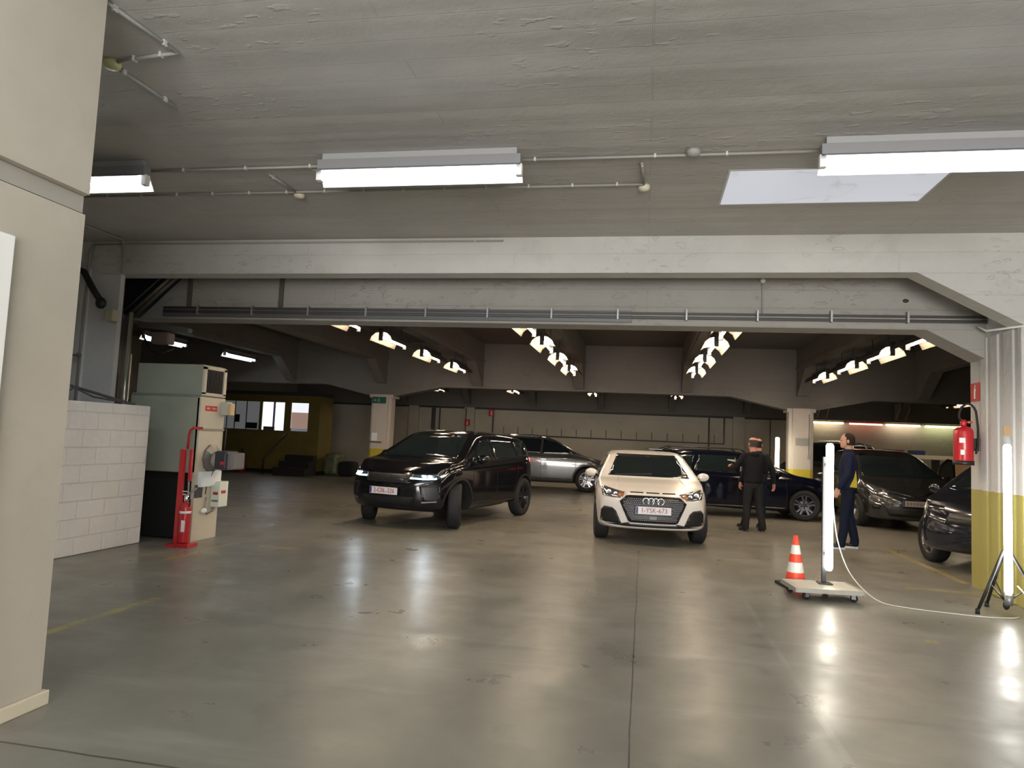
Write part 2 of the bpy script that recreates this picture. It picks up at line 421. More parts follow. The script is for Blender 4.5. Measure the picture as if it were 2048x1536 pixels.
# front ceiling with the skylight opening (x .66..2.5, y 6.28..7.16)
c = MB()
SKX0, SKX1, SKY0, SKY1 = 0.68, 2.50, 6.28, 7.16
for (x0, x1, y0, y1) in ((-9, SKX0, -8, 9.52), (SKX1, 8, -8, 9.52), (SKX0, SKX1, -8, SKY0), (SKX0, SKX1, SKY1, 9.52)):
    c.box(x0, x1, y0, y1, ZC, ZC + 0.3)
struct('ceiling', c, M_CEIL, label='grey painted board-marked concrete ceiling of the front bay')
struct('ceiling_slab', MB().box(-18, 14, 9.52, 32, ZH, ZH + 0.3), M_HCEIL, label='concrete ceiling over the rear hall, darkened for shade')
# skylight
s = thing('skylight', 'bright square skylight panel in the ceiling behind the right tube lamp', 'skylight', (0, 0, 0))
s['kind'] = 'structure'
f = MB()
for (x0, x1, y0, y1) in ((SKX0 - .02, SKX0 + .0, SKY0 - .02, SKY1 + .02), (SKX1, SKX1 + .02, SKY0 - .02, SKY1 + .02), (SKX0, SKX1, SKY0 - .02, SKY0), (SKX0, SKX1, SKY1, SKY1 + .02)):
    f.box(x0, x1, y0, y1, ZC - .003, ZC + .29)
f.build('skylight_frame', pm('skylight_lining', (0.6, 0.6, 0.6), 0.6), s)
mg = bpy.data.materials.new('skylight_glass'); mg.use_nodes = True
n_, l_ = nodes_of(mg); b_ = n_['Principled BSDF']
b_.inputs['Base Color'].default_value = (0.6, 0.62, 0.66, 1); b_.inputs['Roughness'].default_value = 0.6
t_ = n_.new('ShaderNodeTexNoise'); t_.inputs['Scale'].default_value = 1.1; t_.inputs['Detail'].default_value = 9; t_.inputs['Distortion'].default_value = 1.5
tc_ = n_.new('ShaderNodeTexCoord'); l_.new(tc_.outputs['Object'], t_.inputs['Vector'])
r_ = n_.new('ShaderNodeValToRGB'); r_.color_ramp.elements[0].position = 0.480; r_.color_ramp.elements[1].position = 0.5
r_.color_ramp.elements[0].color = (0.66, 0.70, 0.80, 1); r_.color_ramp.elements[1].color = (0.50, 0.51, 0.53, 1)
e_ = r_.color_ramp.elements.new(0.525); e_.color = (0.68, 0.72, 0.82, 1)
l_.new(t_.outputs['Fac'], r_.inputs[0]); l_.new(r_.outputs[0], b_.inputs['Emission Color']); b_.inputs['Emission Strength'].default_value = 0.36
MB().box(SKX0, SKX1, SKY0, SKY1, ZC - .002, ZC + .04).build('skylight_pane', mg, s)

# outer walls (the gate opening behind the camera stays open)
struct('wall_back', MB().box(-15.3, 12.6, 29.6, 29.8, 0, ZH), M_WALLB, label='beige block wall at the far end of the hall')
struct('wall_left', MB().box(-15.5, -15.3, 9.52, 29.8, 0, ZH), M_WALLL)
struct('wall_left_front', MB().box(-9.0, -8.8, -8, 9.52, 0, ZC), M_NEAR)
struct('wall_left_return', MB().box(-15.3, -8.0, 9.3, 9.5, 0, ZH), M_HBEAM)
struct('wall_right', MB().box(12.4, 12.6, 9.52, 29.6, 0, ZH), M_WALLL)
struct('wall_right_front', MB().box(7.0, 7.2, -8, 9.52, 0, ZC), M_LPIER)
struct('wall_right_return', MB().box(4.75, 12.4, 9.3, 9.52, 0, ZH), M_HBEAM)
g = MB(); g.box(-8.8, -2.4, -8, -7.8, 0, ZC); g.box(5.4, 7.0, -8, -7.8, 0, ZC); g.box(-2.4, 5.4, -8, -7.8, 3.6, ZC)
struct('wall_front', g, M_NEAR)

# near cream wall on the left (face at x = -3.1, ends at y = 3.34)
b = MB()
b.prism([(-3.1, 0), (-3.9, 0), (-3.9, ZC), (-3.085, ZC), (-3.085, 2.77), (-3.13, 2.76), (-3.13, 2.66), (-3.1, 2.655)], 'y', -3.0, 3.34)
struct('wall_near_left', b, M_NEAR, label='cream rendered wall end close on the left')
MB().box(-3.128, -3.116, -3.0, 3.335, 2.665, 2.758).build('trim_1', M_NEARB)['kind'] = 'structure'
b = MB(); b.box(-3.1, -3.075, -3.0, 3.37, 0, 0.075, .006); b.box(-3.9, -3.1, 3.34, 3.37, 0, .075, .006)
struct('baseboard_left', b, M_SKIRT)
MB().box(-3.1, -3.06, 1.9, 2.885, 0.0, 2.40, .004).build('door_1', pm('white_frame', (0.78, 0.77, 0.74), 0.5))['kind'] = 'structure'

# first beam with its haunch at the right pier
b = MB(); b.prism([(-7.6, ZC), (-7.6, 3.62), (-7.35, 3.50), (-6.9, 3.50), (2.87, 3.52), (3.92, 2.95), (3.92, ZC)], 'y', 8.25, 8.52)
struct('ceiling_beam', b, M_BEAM, label='white painted concrete beam across the opening, with a sloping haunch at its right end')
# second beam
b = MB(); b.prism([(-7.6, ZC + .2), (-7.6, 3.05), (3.28, 3.03), (3.98, 2.66), (3.98, ZC + .2)], 'y', 9.12, 9.52)
struct('door_head_beam', b, M_BEAM2, label='stained grey concrete beam behind the first, cables clipped along its foot')
# right pier, with upright ribs on its inner face
b = MB(); b.box(3.92, 4.75, 8.33, 9.52, 0, ZC)
for (y0, y1, x0) in ((8.46, 8.68, 3.898), (8.80, 8.98, 3.898), (9.08, 9.24, 3.905)): b.box(x0, 3.95, y0, y1, 0.0, 2.95, .014)
b.box(3.90, 4.3, 8.28, 8.36, 0, 2.95, .008)
struct('pier', b, M_PIER, label='right-hand concrete pier, yellow below and white above')
# left pier
b = MB(); b.box(-8.8, -7.04, 8.28, 8.36, 0, ZC)
b.box(-7.62, -7.50, 8.24, 8.29, 0, 3.6, .006); b.box(-7.95, -7.78, 8.24, 8.29, 0, ZC - .01, .006)
struct('left_pier', b, M_LPIER, label='white pier with vertical ribs standing behind the low block wall')
# low white block wall
b = MB(); b.box(-6.55, -6.2, 4.6, 8.0, 0, 1.72, .012); b.box(-8.8, -6.55, 4.6, 4.9, 0, 1.72, .012)
struct('low_wall', b, M_BLOCK, label='low white painted block wall beside the heater')

# ------------------------------------------------------------------ hall frame
RX = [-7.40 - 2.8, -7.40, -4.58, -1.76, 1.06, 3.93, 6.75, 9.57]
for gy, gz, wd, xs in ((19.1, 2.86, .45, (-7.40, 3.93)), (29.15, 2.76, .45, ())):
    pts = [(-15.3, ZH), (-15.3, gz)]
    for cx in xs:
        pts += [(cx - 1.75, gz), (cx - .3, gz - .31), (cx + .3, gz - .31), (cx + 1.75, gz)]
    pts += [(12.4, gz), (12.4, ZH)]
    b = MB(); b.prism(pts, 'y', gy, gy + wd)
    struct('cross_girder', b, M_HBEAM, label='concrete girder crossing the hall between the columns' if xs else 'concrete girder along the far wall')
for i, cx in enumerate((-7.40, 3.93)):
    b = MB(); b.box(cx - .22, cx + .22, 19.0, 19.5, 0, 2.6, .01); b.box(cx - .30, cx + .30, 19.1, 19.42, 0, 2.6, .01)
    b.box(cx - .35, cx + .35, 19.05, 19.6, 2.5, 2.60, .01)
    struct('column', b, M_COLM, label='hall column with a yellow painted foot, ' + ('left one' if i == 0 else 'right one by the wall lamps'))
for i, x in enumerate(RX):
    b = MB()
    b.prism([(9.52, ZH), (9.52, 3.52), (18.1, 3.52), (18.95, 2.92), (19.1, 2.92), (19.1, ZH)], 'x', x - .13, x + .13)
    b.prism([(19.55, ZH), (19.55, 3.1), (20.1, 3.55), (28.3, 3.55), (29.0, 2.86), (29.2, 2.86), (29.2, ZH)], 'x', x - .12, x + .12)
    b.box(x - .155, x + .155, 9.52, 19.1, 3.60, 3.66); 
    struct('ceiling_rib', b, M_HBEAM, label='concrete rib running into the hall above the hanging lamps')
# wall pilasters and frame on the back wall
for x in (-9.9, 3.7, -7.4):
    struct('pilaster', MB().box(x - .22, x + .22, 29.42, 29.62, 0, 2.8), M_WALLB)
b = MB(); b.tube([(-15.2, 29.50, 2.74), (12.4, 29.50, 2.74)], .045, 8)
struct('trim_2', b, M_DPIPE)
b = MB(); b.tube([(-6.1, 29.54, 1.66), (3.15, 29.54, 1.66), (3.15, 29.54, 2.70)], .03, 6)  # dark line and its stubs, built as thin tubes
for k in range(15): b.tube([(-5.9 + k * .62, 29.55, 1.70), (-5.9 + k * .62, 29.55, 2.0)], .012, 5)
struct('trim_3', b, M_DPIPE, label='dark line with short uprights along the far wall')
for k, (x, z0, r) in enumerate(((-9.0, 0, .09), (-8.72, 0, .03), (-7.55, 0, .03), (-6.35, 0, .03), (4.9, 1.2, .02), (2.55, 0, .025))):
    tag(MB().tube([(x, 29.45 - .01 * k, z0), (x, 29.45 - .01 * k, 2.72)], r, 8).build('wall_pipe', M_DPIPE), 'dark upright pipe on the far wall, ' + ('thick one left of the black car roof', 'thin one close right of the thick pipe', 'thin one left of the small red signs', 'thin one above the rear of the black car', 'thin one right of the far standing lamp', 'thin one behind the estate car roof')[k], 'pipe', 'pipes on the far wall')
# ================================================================== LAMPS
def tube_light(name, label, x0, x1, y, z, strength, col, group, rot=0, loc=None, parent=None):
    """batten with open reflector, long axis local x, built round its centre"""
    L = x1 - x0
    t = thing(name, label, 'ceiling lamp', ((x0 + x1) / 2, y, z) if loc is None else loc, rot, group)
    h = L / 2
    MB().box(-h, h, -.045, .045, .06, .15, .004).build('lamp_housing', pm('lamp_housing_grey', (0.22, 0.22, 0.23), 0.5), t)
    if loc is None:
        MB().box(-h * .96, h * .96, -.03, .03, .15, .209, .003).build('mounting_strip', pm('mount_grey', (.3, .3, .3), .6), t)
    else:
        for q in (-.5, .5): MB().tube([(q, 0, .15), (q, 0, .72)], .008, 6).build('hanger_rod', M_DKMET, t)
    r = MB()
    if 'photographer' not in label:
        r.prism([(.03, .062), (.105, -.050), (.110, -.045), (.036, .068)], 'x', -h, h)
        sk = MB(); sk.prism([(-.036, .062), (-.128, .018), (-.130, .024), (-.036, .070)], 'x', -h, h); sk.build('reflector_skirt', pm('skirt_grey', (.16, .16, .17), .5), t)
    else: r.prism([(-.05, .055), (.05, .055), (.05, .062), (-.05, .062)], 'x', -h, h)
    r.build('reflector', M_REFL, t)
    MB().tube([(-h + .04, 0, 0), (h - .04, 0, 0)], .019, 8).build('lamp_tube', glow(name + '_tube', col, strength), t)
    for sg in (-1, 1):
        MB().box(min(sg * (h - .04), sg * (h + .012)), max(sg * (h - .04), sg * (h + .012)), -.03, .03, -.03, .07, .004).build('lamp_holder', M_WHITE, t)
    return t
GF = 'tube lamps on the front ceiling'
COOL = (0.82, 0.93, 1.0)
zt = 3.74
tube_light('tube_lamp', 'tube lamp on the front ceiling cut off by the cream wall at left', -6.40, -4.62, 5.65, zt, S_FRONT, COOL, GF)
tube_light('tube_lamp', 'long tube lamp in the middle of the front ceiling', -2.90, -1.08, 5.65, zt, S_FRONT, COOL, GF)
tube_light('tube_lamp', 'long tube lamp at the right edge, below the skylight', 1.28, 3.10, 5.65, zt, S_FRONT, COOL, GF)
for k, yy in enumerate((1.6, -2.4)):  # bare battens out of view, added to brighten the front ceiling
    for x in (-1.9, 2.2):
        tube_light('tube_lamp', 'unseen tube lamp added to light the ceiling above the photographer, ' + ('left' if x < 0 else 'right') + (' of the nearer pair' if k == 0 else ' of the pair by the gate'), x - .9, x + .9, yy, zt, S_FRONT, COOL, GF)

M_HREFL = pm('dimmed_enamel', (0.085, 0.068, 0.052), 0.7)  # enamel colour darkened so tube light doesn't burn out the wings
# hanging gull-wing lamps under the ribs
def hall_lamp(strength, col, nm):
    t = thing('hanging_lamp', '', 'ceiling lamp')
    h = .62
    MB().box(-.05, .05, -h, h, .09, .17, .004).build('lamp_housing', M_DKMET, t)
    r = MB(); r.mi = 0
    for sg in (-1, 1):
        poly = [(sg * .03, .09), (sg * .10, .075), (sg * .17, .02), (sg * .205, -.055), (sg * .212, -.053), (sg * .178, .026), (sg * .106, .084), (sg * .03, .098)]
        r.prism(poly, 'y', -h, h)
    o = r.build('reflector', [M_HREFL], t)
    MB().tube([(0, -h + .03, .005), (0, h - .03, .005)], .022, 8).build('lamp_tube', glow(nm, col, strength), t)
    for sg in (-1, 1):
        MB().box(-.035, .035, sg * h - .02, sg * h + .02, -.06, .15, .004).build('end_bracket', M_BLACK, t)
    for sg in (-.4, .4): MB().tube([(0, sg, .17), (0, sg, .44)], .008, 6).build('hanger_rod', M_DKMET, t)
    return t
WARM = (1.0, 0.80, 0.58)
rows = [(-4.55, 'leftmost row', (9.95, 12.15, 14.45, 16.75)), (-1.74, 'second row from left', (10.2, 12.3, 14.5, 16.7)), (1.08, 'third row from left', (10.2, 12.1, 14.3, 16.4)), (3.88, 'rightmost row', (10.9, 12.8, 14.75, 16.9))]
pos = ('nearest, behind the beam', 'second from front', 'third from front', 'farthest, by the girder')
first = None
for x, rn, ys in rows:
    for y, pn in zip(ys, pos):
        if first is None: o = first = hall_lamp(S_HALL, WARM, 'warm_tube')
        else: o = copy_tree(first)
        o.location = (x, y, 3.17)
        tag(o, 'warm hanging reflector lamp in the %s, %s' % (rn, pn), 'ceiling lamp', 'hanging lamps under the ribs')
for i, x in enumerate((-7.3, -4.5, -1.72, 1.02)):
    o = copy_tree(first); o.location = (x, 24.4, 3.16)
    tag(o, 'small distant ceiling lamp beyond the girder, ' + ('leftmost', 'second from left', 'third from left', 'fourth, above the estate car')[i] + ' of its row', 'ceiling lamp', 'far ceiling lamps')
o = copy_tree(first); o.location = (9.57, 24.3, 3.16)
tag(o, 'distant ceiling lamp beyond the girder, above the wall lamps at right', 'ceiling lamp', 'far ceiling lamps')
# left bay tubes
for (y, lb) in ((14.5, 'cool tube lamp in the dark left bay, nearer one above the heater'), (17.6, 'cool tube lamp in the dark left bay, farther one')):
    tube_light('bay_lamp', lb, 0, 1.5, 0, 0, S_LEFT, COOL, 'tube lamps of the left bay', PI / 2, (-11.0, y, 3.40))
# row of tubes on the back wall
for i, (x0, x1, colr, st, lb) in enumerate(((6.46, 7.59, (1, .84, .62), S_WALL, 'warm white tube lamp on the far wall beside the right column'), (7.81, 8.99, (1, .42, .30), S_WALL * .35, 'reddish thin tube lamp on the far wall'), (9.13, 10.33, (1, .84, .66), S_WALL, 'warm white tube lamp on the far wall, third of the four'), (10.5, 11.74, (.95, 1, .62), S_WALL * .8, 'greenish tube lamp on the far wall beside the hanging extinguisher'))):
    t = thing('wall_lamp', lb, 'wall lamp', ((x0 + x1) / 2, 29.35, 2.66), 0, 'row of tube lamps on the far wall')
    h = (x1 - x0) / 2
    MB().box(-h - .05, h + .05, -.03, .1, .05, .11, .005).build('lamp_housing', pm('rail_%d' % i, ((.4, .35, .1), (.4, .05, .04), (.4, .3, .15), (.3, .35, .1))[i], .5), t)
    MB().tube([(-h, 0, 0), (h, 0, 0)], .03, 8).build('lamp_tube', glow('wall_tube_%d' % i, colr, st), t)
# ------------------------------------------------------------------ ceiling conduits, boxes
def conduit(label, pts, r=.011, clips=(), m=M_PIPE, name='conduit', cz=None, side='up', group='conduits on the front ceiling'):
    t = thing(name, label, 'conduit', (0, 0, 0), 0, group)
    MB().tube(pts, r, 8).build('pipe', m, t)
    for (x, y, z) in clips:
        MB().box(x - .009, x + .009, y - r - .004, y + r + .004, z - r - .003, z + r + .008, .002).build('clip', M_CLIP, t)
    return t
zc = ZC - .018
conduit('slanting conduit at the top left of the ceiling running to the corner', [(-3.16, 3.2, zc), (-3.07, 3.93, zc)], .013, [(-3.13, 3.45, zc), (-3.08, 3.82, zc)])
conduit('short cross conduit between corner and yellow junction box', [(-3.07, 3.93, zc), (-3.56, 3.99, zc)], .013, [(-3.2, 3.945, zc), (-3.42, 3.973, zc)])
conduit('conduit running back from the yellow junction box', [(-3.63, 4.03, zc), (-3.6, 4.62, zc)], .013, [(-3.62, 4.12, zc), (-3.6, 4.52, zc)])
conduit('conduit joining left and middle tube lamps', [(-4.9, 5.86, zc), (-2.8, 5.86, zc)], .012, [(x, 5.86, zc) for x in (-4.4, -3.75, -3.1)])
conduit('conduit joining middle and right tube lamps', [(-1.15, 5.86, zc), (1.35, 5.86, zc)], .012, [(x, 5.86, zc) for x in (-1.0, .02, .6)])
conduit('long thin conduit behind the tube lamps', [(-6.6, 6.50, zc), (-.07, 6.51, zc)], .011, [(-6.2 + .42 * k, 6.505, zc) for k in range(15)])
conduit('short conduit to the left ceiling junction box', [(-3.6, 6.02, zc), (-3.58, 6.5, zc)], .011, [(-3.6, 6.1, zc)])
conduit('short conduit to the ceiling junction box near the skylight', [(-.09, 6.0, zc), (-.07, 6.5, zc)], .011, [(-.085, 6.06, zc)])
conduit('conduit along the ceiling beside the left pier, bending down the beam', [(-6.95, 6.6, zc), (-6.92, 8.10, zc), (-6.95, 8.19, zc - .08), (-6.97, 8.21, 3.50)], .014)
conduit('thin conduit along the top of the white beam', [(-7.45, 8.225, 3.90), (-6.9, 8.225, 3.905), (-1.75, 8.225, 3.905)], .010, [(-2.1, 8.225, 3.905)])
conduit('upright conduit on the left pier beside the cream wall', [(-7.45, 8.225, 3.90), (-7.5, 8.22, 3.8), (-7.52, 8.215, 1.75)], .016)
for (x, y, lb, mm) in ((-3.62, 4.01, 'yellowed round junction box at top left of the ceiling', pm('yellowed', (0.45, 0.42, 0.22), 0.5)), (-3.58, 6.58, 'cream junction box left of the middle tube lamp', pm('cream_box', (0.55, 0.50, 0.38), 0.5)), (-.07, 6.585, 'cream junction box between middle lamp and skylight', pm('cream_box2', (0.58, 0.55, 0.42), 0.5)), (.33, 5.80, 'grey dome detector on the ceiling', M_PIPE)):
    tag(MB().lathe([(0, 0), (.055, 0), (.06, -.02), (.045, -.05), (0, -.06)], (x, y, ZC), 'z', 16).build('junction_box' if 'dome' not in lb else 'smoke_detector', mm), lb, 'junction box' if 'dome' not in lb else 'detector', 'fittings on the front ceiling')
# rail along the second beam: two conduits with clips, channel behind, straps above
t = thing('cable_rail', 'pair of dark cables clipped along the foot of the stained beam', 'cable rail')
MB().tube([(-6.95, 9.075, 3.20), (4.0, 9.075, 3.18)], .014, 8).build('cable', M_DPIPE, t)
MB().tube([(-6.95, 9.075, 3.145), (4.0, 9.075, 3.125)], .018, 8).build('cable', M_DPIPE, t)
MB().box(-6.98, -.2, 9.085, 9.118, 3.07, 3.22, .003).build('channel', pm('channel_dark', (0.13, 0.13, 0.135), .5, metal=.4), t)
for k in range(13):
    x = -6.4 + k * .86
    MB().box(x - .012, x + .012, 9.05, 9.12, 3.10, 3.24, .002).build('clip', M_GALV, t)
for x, lb in ((-6.57, 'rusty upright strap on the stained beam, left one'), (-5.12, 'rusty upright strap on the stained beam, right one')):
    tag(MB().box(x - .03, x + .03, 9.08, 9.12, 3.22, 4.0, .004).build('strap', pm('rust', (0.10, 0.08, 0.065), .7, var=.3)), lb, 'strap', 'straps on the stained beam')
conduit('thin upright conduit on the stained beam right of its middle', [(1.40, 9.10, 3.2), (1.40, 9.10, 4.0)], .010, [(1.4, 9.1, 3.6)], group='beam conduits')
tag(MB().lathe([(0, 0), (.035, 0), (.03, -.03), (0, -.035)], (0, 0, 0), 'y', 12).build('beam_knob', M_WHITE), 'small round fitting on the stained beam', 'fitting').location = (1.40, 9.11, 3.62)
tag(MB().ball((3.05, 9.125, 3.38), (.045, .012, .028), 7).build('pit_hole', pm('pit', (.05, .035, .025), .9)), 'dark broken hole in the beam above the right cables', 'hole')
conduit('white conduit bending round the foot of the right haunch', [(3.80, 9.02, 3.06), (3.86, 8.95, 3.0), (3.90, 8.22, 2.94), (4.02, 8.22, 3.0), (4.06, 8.22, 3.2)], .014, group='beam conduits', m=M_WHITE)

# ================================================================== LEFT SIDE: door, cables, heater
t = thing('folding_door', 'black folding door leaves stacked at the left jamb', 'door', (-7.25, 8.7, 0))
M_DOOR = pm('black_door', (0.007, 0.007, 0.008), .5)
for k in range(5):
    b = MB(); xx = .18 - k * .075; yy = -.30 + k * .14
    b.box(-.30, .0, -.03, .03, 0.02, 3.0, .008, Matrix.Translation((xx, yy, 0)) @ Matrix.Rotation(.25 if k % 2 else -.15, 4, 'Z'))
    b.build('door_leaf', M_DOOR, t)
MB().box(-.17, -.15, .33, .36, 0.0, 2.5, .003).build('edge_strip', M_GALV, t)
b = MB(); b.prism([(-7.55, 3.04), (-7.36, 3.04), (-6.62, 3.72), (-7.55, 3.72)], 'y', 8.98, 9.10)
tag(b.build('door_curtain', pm('black_curtain', (0.008, 0.009, 0.014), .5, bump=.3, bscale=6)), 'black bunched curtain above the folding door', 'curtain')
for k, (dx, mm, lb) in enumerate(((0.0, pm('old_brass_pipe', (0.20, 0.17, 0.09), .5, metal=.3), 'yellowish pipe slanting up to the white beam at left'), (.09, M_DPIPE, 'dark pipe slanting up beside the yellowish pipe'), (-.16, M_DPIPE, 'thin dark pipe slanting in front of the black curtain'))):
    tag(MB().tube([(-7.41 + dx, 8.93, 3.05), (-6.62 + dx, 8.93, 3.74)], .028 if k < 2 else .012, 8).build('slanting_pipe', mm), lb, 'pipe', 'pipes slanting at the left jamb')
t = thing('door_motor', 'dark door drive arm with a cable box at the left jamb', 'door drive', (-7.06, 9.02, 3.0))
MB().box(-.22, .62, -.05, .05, -.13, -.05, .01, Matrix.Rotation(.10, 4, 'Y')).build('drive_arm', pm('arm_grey', (.10, .095, .085), .5), t)
MB().box(.08, .36, -.14, .02, -.36, -.19, .02).build('motor_box', pm('motor_brown', (.15, .11, .10), .5), t)
MB().tube([(-.1, -.1, -.2), (.05, -.12, -.42), (.22, -.12, -.52), (.45, -.1, -.42)], .012, 6).build('cable', M_BLACK, t)
tag(MB().box(-7.12, -7.0, 8.14, 8.26, 2.84, 3.00, .01).build('cable_box', pm('yellowed_box', (0.40, 0.38, 0.26), .5)), 'yellowed cable box on the edge of the left pier', 'box')
t = thing('thick_cable', 'thick black cable drooping across the left pier to a black gland', 'cable')
MB().tube([(-8.2, 8.2, 3.62), (-7.75, 8.17, 3.60), (-7.5, 8.15, 3.5), (-7.35, 8.15, 3.28), (-7.22, 8.15, 3.12)], .042, 8).build('sheath', M_RUBBER, t)
MB().ball((-7.2, 8.15, 3.08), (.075, .06, .08), 10).build('gland', M_BLACK, t)
t = thing('wall_tap', 'rusty tap on the upright pipe at the left pier', 'tap')
MB().tube([(-7.72, 8.16, 2.28), (-7.69, 8.14, 2.36), (-7.6, 8.14, 2.37), (-7.45, 8.14, 2.37)], .016, 8).build('spout', pm('rusty', (.20, .14, .11), .6, var=.3), t)
MB().ball((-7.44, 8.12, 2.37), (.04, .03, .035), 8).build('handle', pm('rusty'  , (.2, .14, .11), .6), t)
for k, (pts, lb) in enumerate((([(-7.4, 7.2, 1.74), (-7.2, 7.5, 1.98), (-6.8, 7.7, 1.86), (-6.45, 7.95, 1.74)], 'thick cable arching on top of the low white wall'), ([(-7.0, 7.3, 1.74), (-6.9, 7.5, 1.9), (-6.7, 7.6, 1.80), (-6.35, 7.9, 1.735)], 'thinner cable lying along the top of the low white wall'))):
    tag(MB().tube(pts, .02 - .006 * k, 6).build('loose_cable', pm('grey_cable', (.09, .08, .08), .6)), lb, 'cable', 'cables on the low wall')
tag(MB().tube([(-6.93, 8.4, 0), (-6.93, 8.4, 3.0)], .03, 8).build('flue_pipe', pm('flue', (.45, .44, .36), .25, metal=.7)), 'shiny vertical pipe between folding door and heater', 'pipe')

# --- heater: front face y = 8.33, flank x = -5.72
HG = pm('heater_green_grey', (0.28, 0.295, 0.24), .45, var=.10, vscale=2.2, bump=.1, bscale=5)
HB = pm('heater_beige', (0.56, 0.50, 0.40), .5, var=.06, vscale=2)
t = thing('air_heater', 'large grey-green and beige warm-air heater cabinet with louvred top', 'heater', (-5.72, 8.33, 0))
MB().box(-1.05, -.012, 0, .54, .88, 1.88, .012).build('casing', HG, t)
MB().box(-1.0, -.02, .03, .53, 1.90, 2.31, .012).build('plenum', HG, t)
MB().box(-1.03, -.01, -.006, .53, 1.875, 1.905, .004).build('seam_strip', pm('seam', (.2, .2, .17), .5), t)
MB().box(-.95, -.05, .10, .5, 0.02, .88, .01).build('black_base', M_MATT, t)  # plain matt black block under the casing
MB().prism([(0.0, 0), (.54, 0), (.54, 1.88), (0.0, 1.88)], 'x', -.05, .0).build('flank_panel', HB, t)
MB().box(-.002, .012, -.01, .55, 1.44, 1.47, .003).build('flank_seam', pm('seam2', (.3, .27, .22), .5), t)
lv = MB(); lv.box(-.02, .012, .02, .07, 1.92, 2.28); lv.box(-.02, .012, .46, .52, 1.92, 2.28); lv.box(-.02, .012, .02, .52, 1.90, 1.94); lv.box(-.02, .012, .02, .52, 2.25, 2.29)
o = lv.build('louvre_frame', HB, t)
lv = MB()
for k in range(12): lv.box(-.015, .004, .08 + k * .032, .092 + k * .032, 1.94, 2.25)
lv.build('louvre_slats', M_BLACK, o)
MB().box(0.0, .004, .10, .36, 1.70, 1.77).build('warning_plate', M_SIGNR, t)
b = MB()
for k, yy in enumerate((.13, .15, .165, .185, .25, .27, .285, .31, .325)): b.box(.004, .006, yy, yy + .010, 1.722, 1.748)
b.build('faded_writing', pm('faded_letters', (.75, .45, .42), .6), t)
lb_ = MB(); lb_.box(0, .10, .44, .56, 1.66, 1.84, .01); lb_.build('relay_box', pm('relay', (.5, .5, .42), .5), t)
MB().box(.10, .15, .45, .55, 1.66, 1.82, .008).build('relay_lens', pm('amber_lens', (.55, .42, .22), .3), t)
MB().tube([(0.03, .56, 1.66), (.03, .56, 1.3), (.03, .55, 1.1)], .010, 6).build('relay_cable', M_BLACK, t)
# burner
bn = MB(); bn.lathe([(0, 0), (.19, 0), (.19, .03), (.15, .05), (.10, .07), (0, .07)], (0, .30, 1.07), 'x', 10, smooth=False)
fl_ = bn.build('burner_flange', pm('flange_grey', (.22, .21, .20), .4, metal=.5), t)
MB().lathe([(0, .05), (.10, .05), (.10, .16), (0, .16)], (0, .30, 1.05), 'x', 16).build('burner_neck', pm('neck', (.42, .38, .33), .45), t)
bb = MB(); bb.box(.14, .32, .16, .46, .93, 1.18, .03)
bo = bb.build('burner_body', pm('burner_dark', (.035, .04, .05), .4), t)
MB().box(.32, .42, .17, .45, .94, 1.16, .02).build('burner_cap', pm('smoky_cover', (.18, .17, .17), .15, coat=.6), bo)
MB().box(.24, .30, .150, .162, 1.0, 1.04).build('burner_sticker', M_SIGNR, bo)
# pocket with papers, dark plate, control box
MB().box(.0, .05, .05, .50, .70, .90, .004, ).build('paper_tray', pm('tray_white', (.80, .84, .84), .35), t)
pp = MB(); pp.box(.052, .056, .06, .42, .71, .895); pp.build('instruction_sheet', M_PAPER, t)
MB().box(0, .012, .0, .16, .56, .73, .003).build('dark_plate', pm('plate_dark', (.06, .055, .055), .4), t)
cb = MB(); cb.box(.0, .13, .36, .56, .42, .76, .008); co = cb.build('control_box', pm('control_white', (.70, .74, .64), .4), t)
MB().box(.04, .11, .352, .358, .585, .62).build('control_display', pm('disp', (.35, .04, .04), .4), co)
b = MB()
for k in range(4): b.box(.025 + k * .024, .040 + k * .024, .354, .3605, .49, .515, .003)
b.build('control_knobs', M_BLACK, co)
MB().box(.13, .134, .40, .50, .60, .64).build('control_label', M_SIGNR, co)
MB().tube([(.02, .42, .45), (.02, .40, .36), (.02, .28, .33), (.02, .22, .40), (.02, .24, .56)], .010, 6).build('control_cable', M_GALV, t)
MB().tube([(.06, .30, .92), (.04, .20, .72), (.04, .18, .6)], .006, 6).build('thin_hose', M_BLACK, t)
MB().ball((0.02, .20, .38), (.03, .07, .04), 8).build('hose_union', M_WHITE, t)

# --- fire extinguishers
def extinguisher(parent, r, h, m=M_RED, band=True):
    b = MB(); b.lathe([(0, 0), (r * .96, 0), (r, .01), (r, h * .84), (r * .9, h * .92), (r * .55, h * .985), (r * .3, h), (0, h)], (0, 0, 0), 'z', 24)
    return b.build('cylinder', m, parent)
t = thing('extinguisher_stand', 'red steel stand of the extinguisher in front of the heater', 'stand', (-5.66, 8.0, 0))
b = MB(); b.box(-.11, .02, -.10, .10, 0, .03, .004); b.box(.03, .20, -.10, .10, 0, .045, .004); b.build('foot', M_RED, t)
b = MB(); b.box(-.055, .0, -.03, .03, .03, 1.20, .006); b.build('post', M_RED, t)
MB().box(.03, .065, .04, .08, .80, 1.20, .006).build('slim_post', M_RED, t)
MB().tube([(-.02, .07, 1.2), (-.015, .07, 1.38), (.0, .07, 1.44), (.04, .07, 1.47), (.14, .12, 1.47)], .016, 8).build('hook_pipe', M_RED, t)
MB().tube([(.045, .05, .8), (.05, .05, .62), (.10, .02, .66), (.16, .06, .72)], .012, 6).build('pull_cable', M_GALV, t)
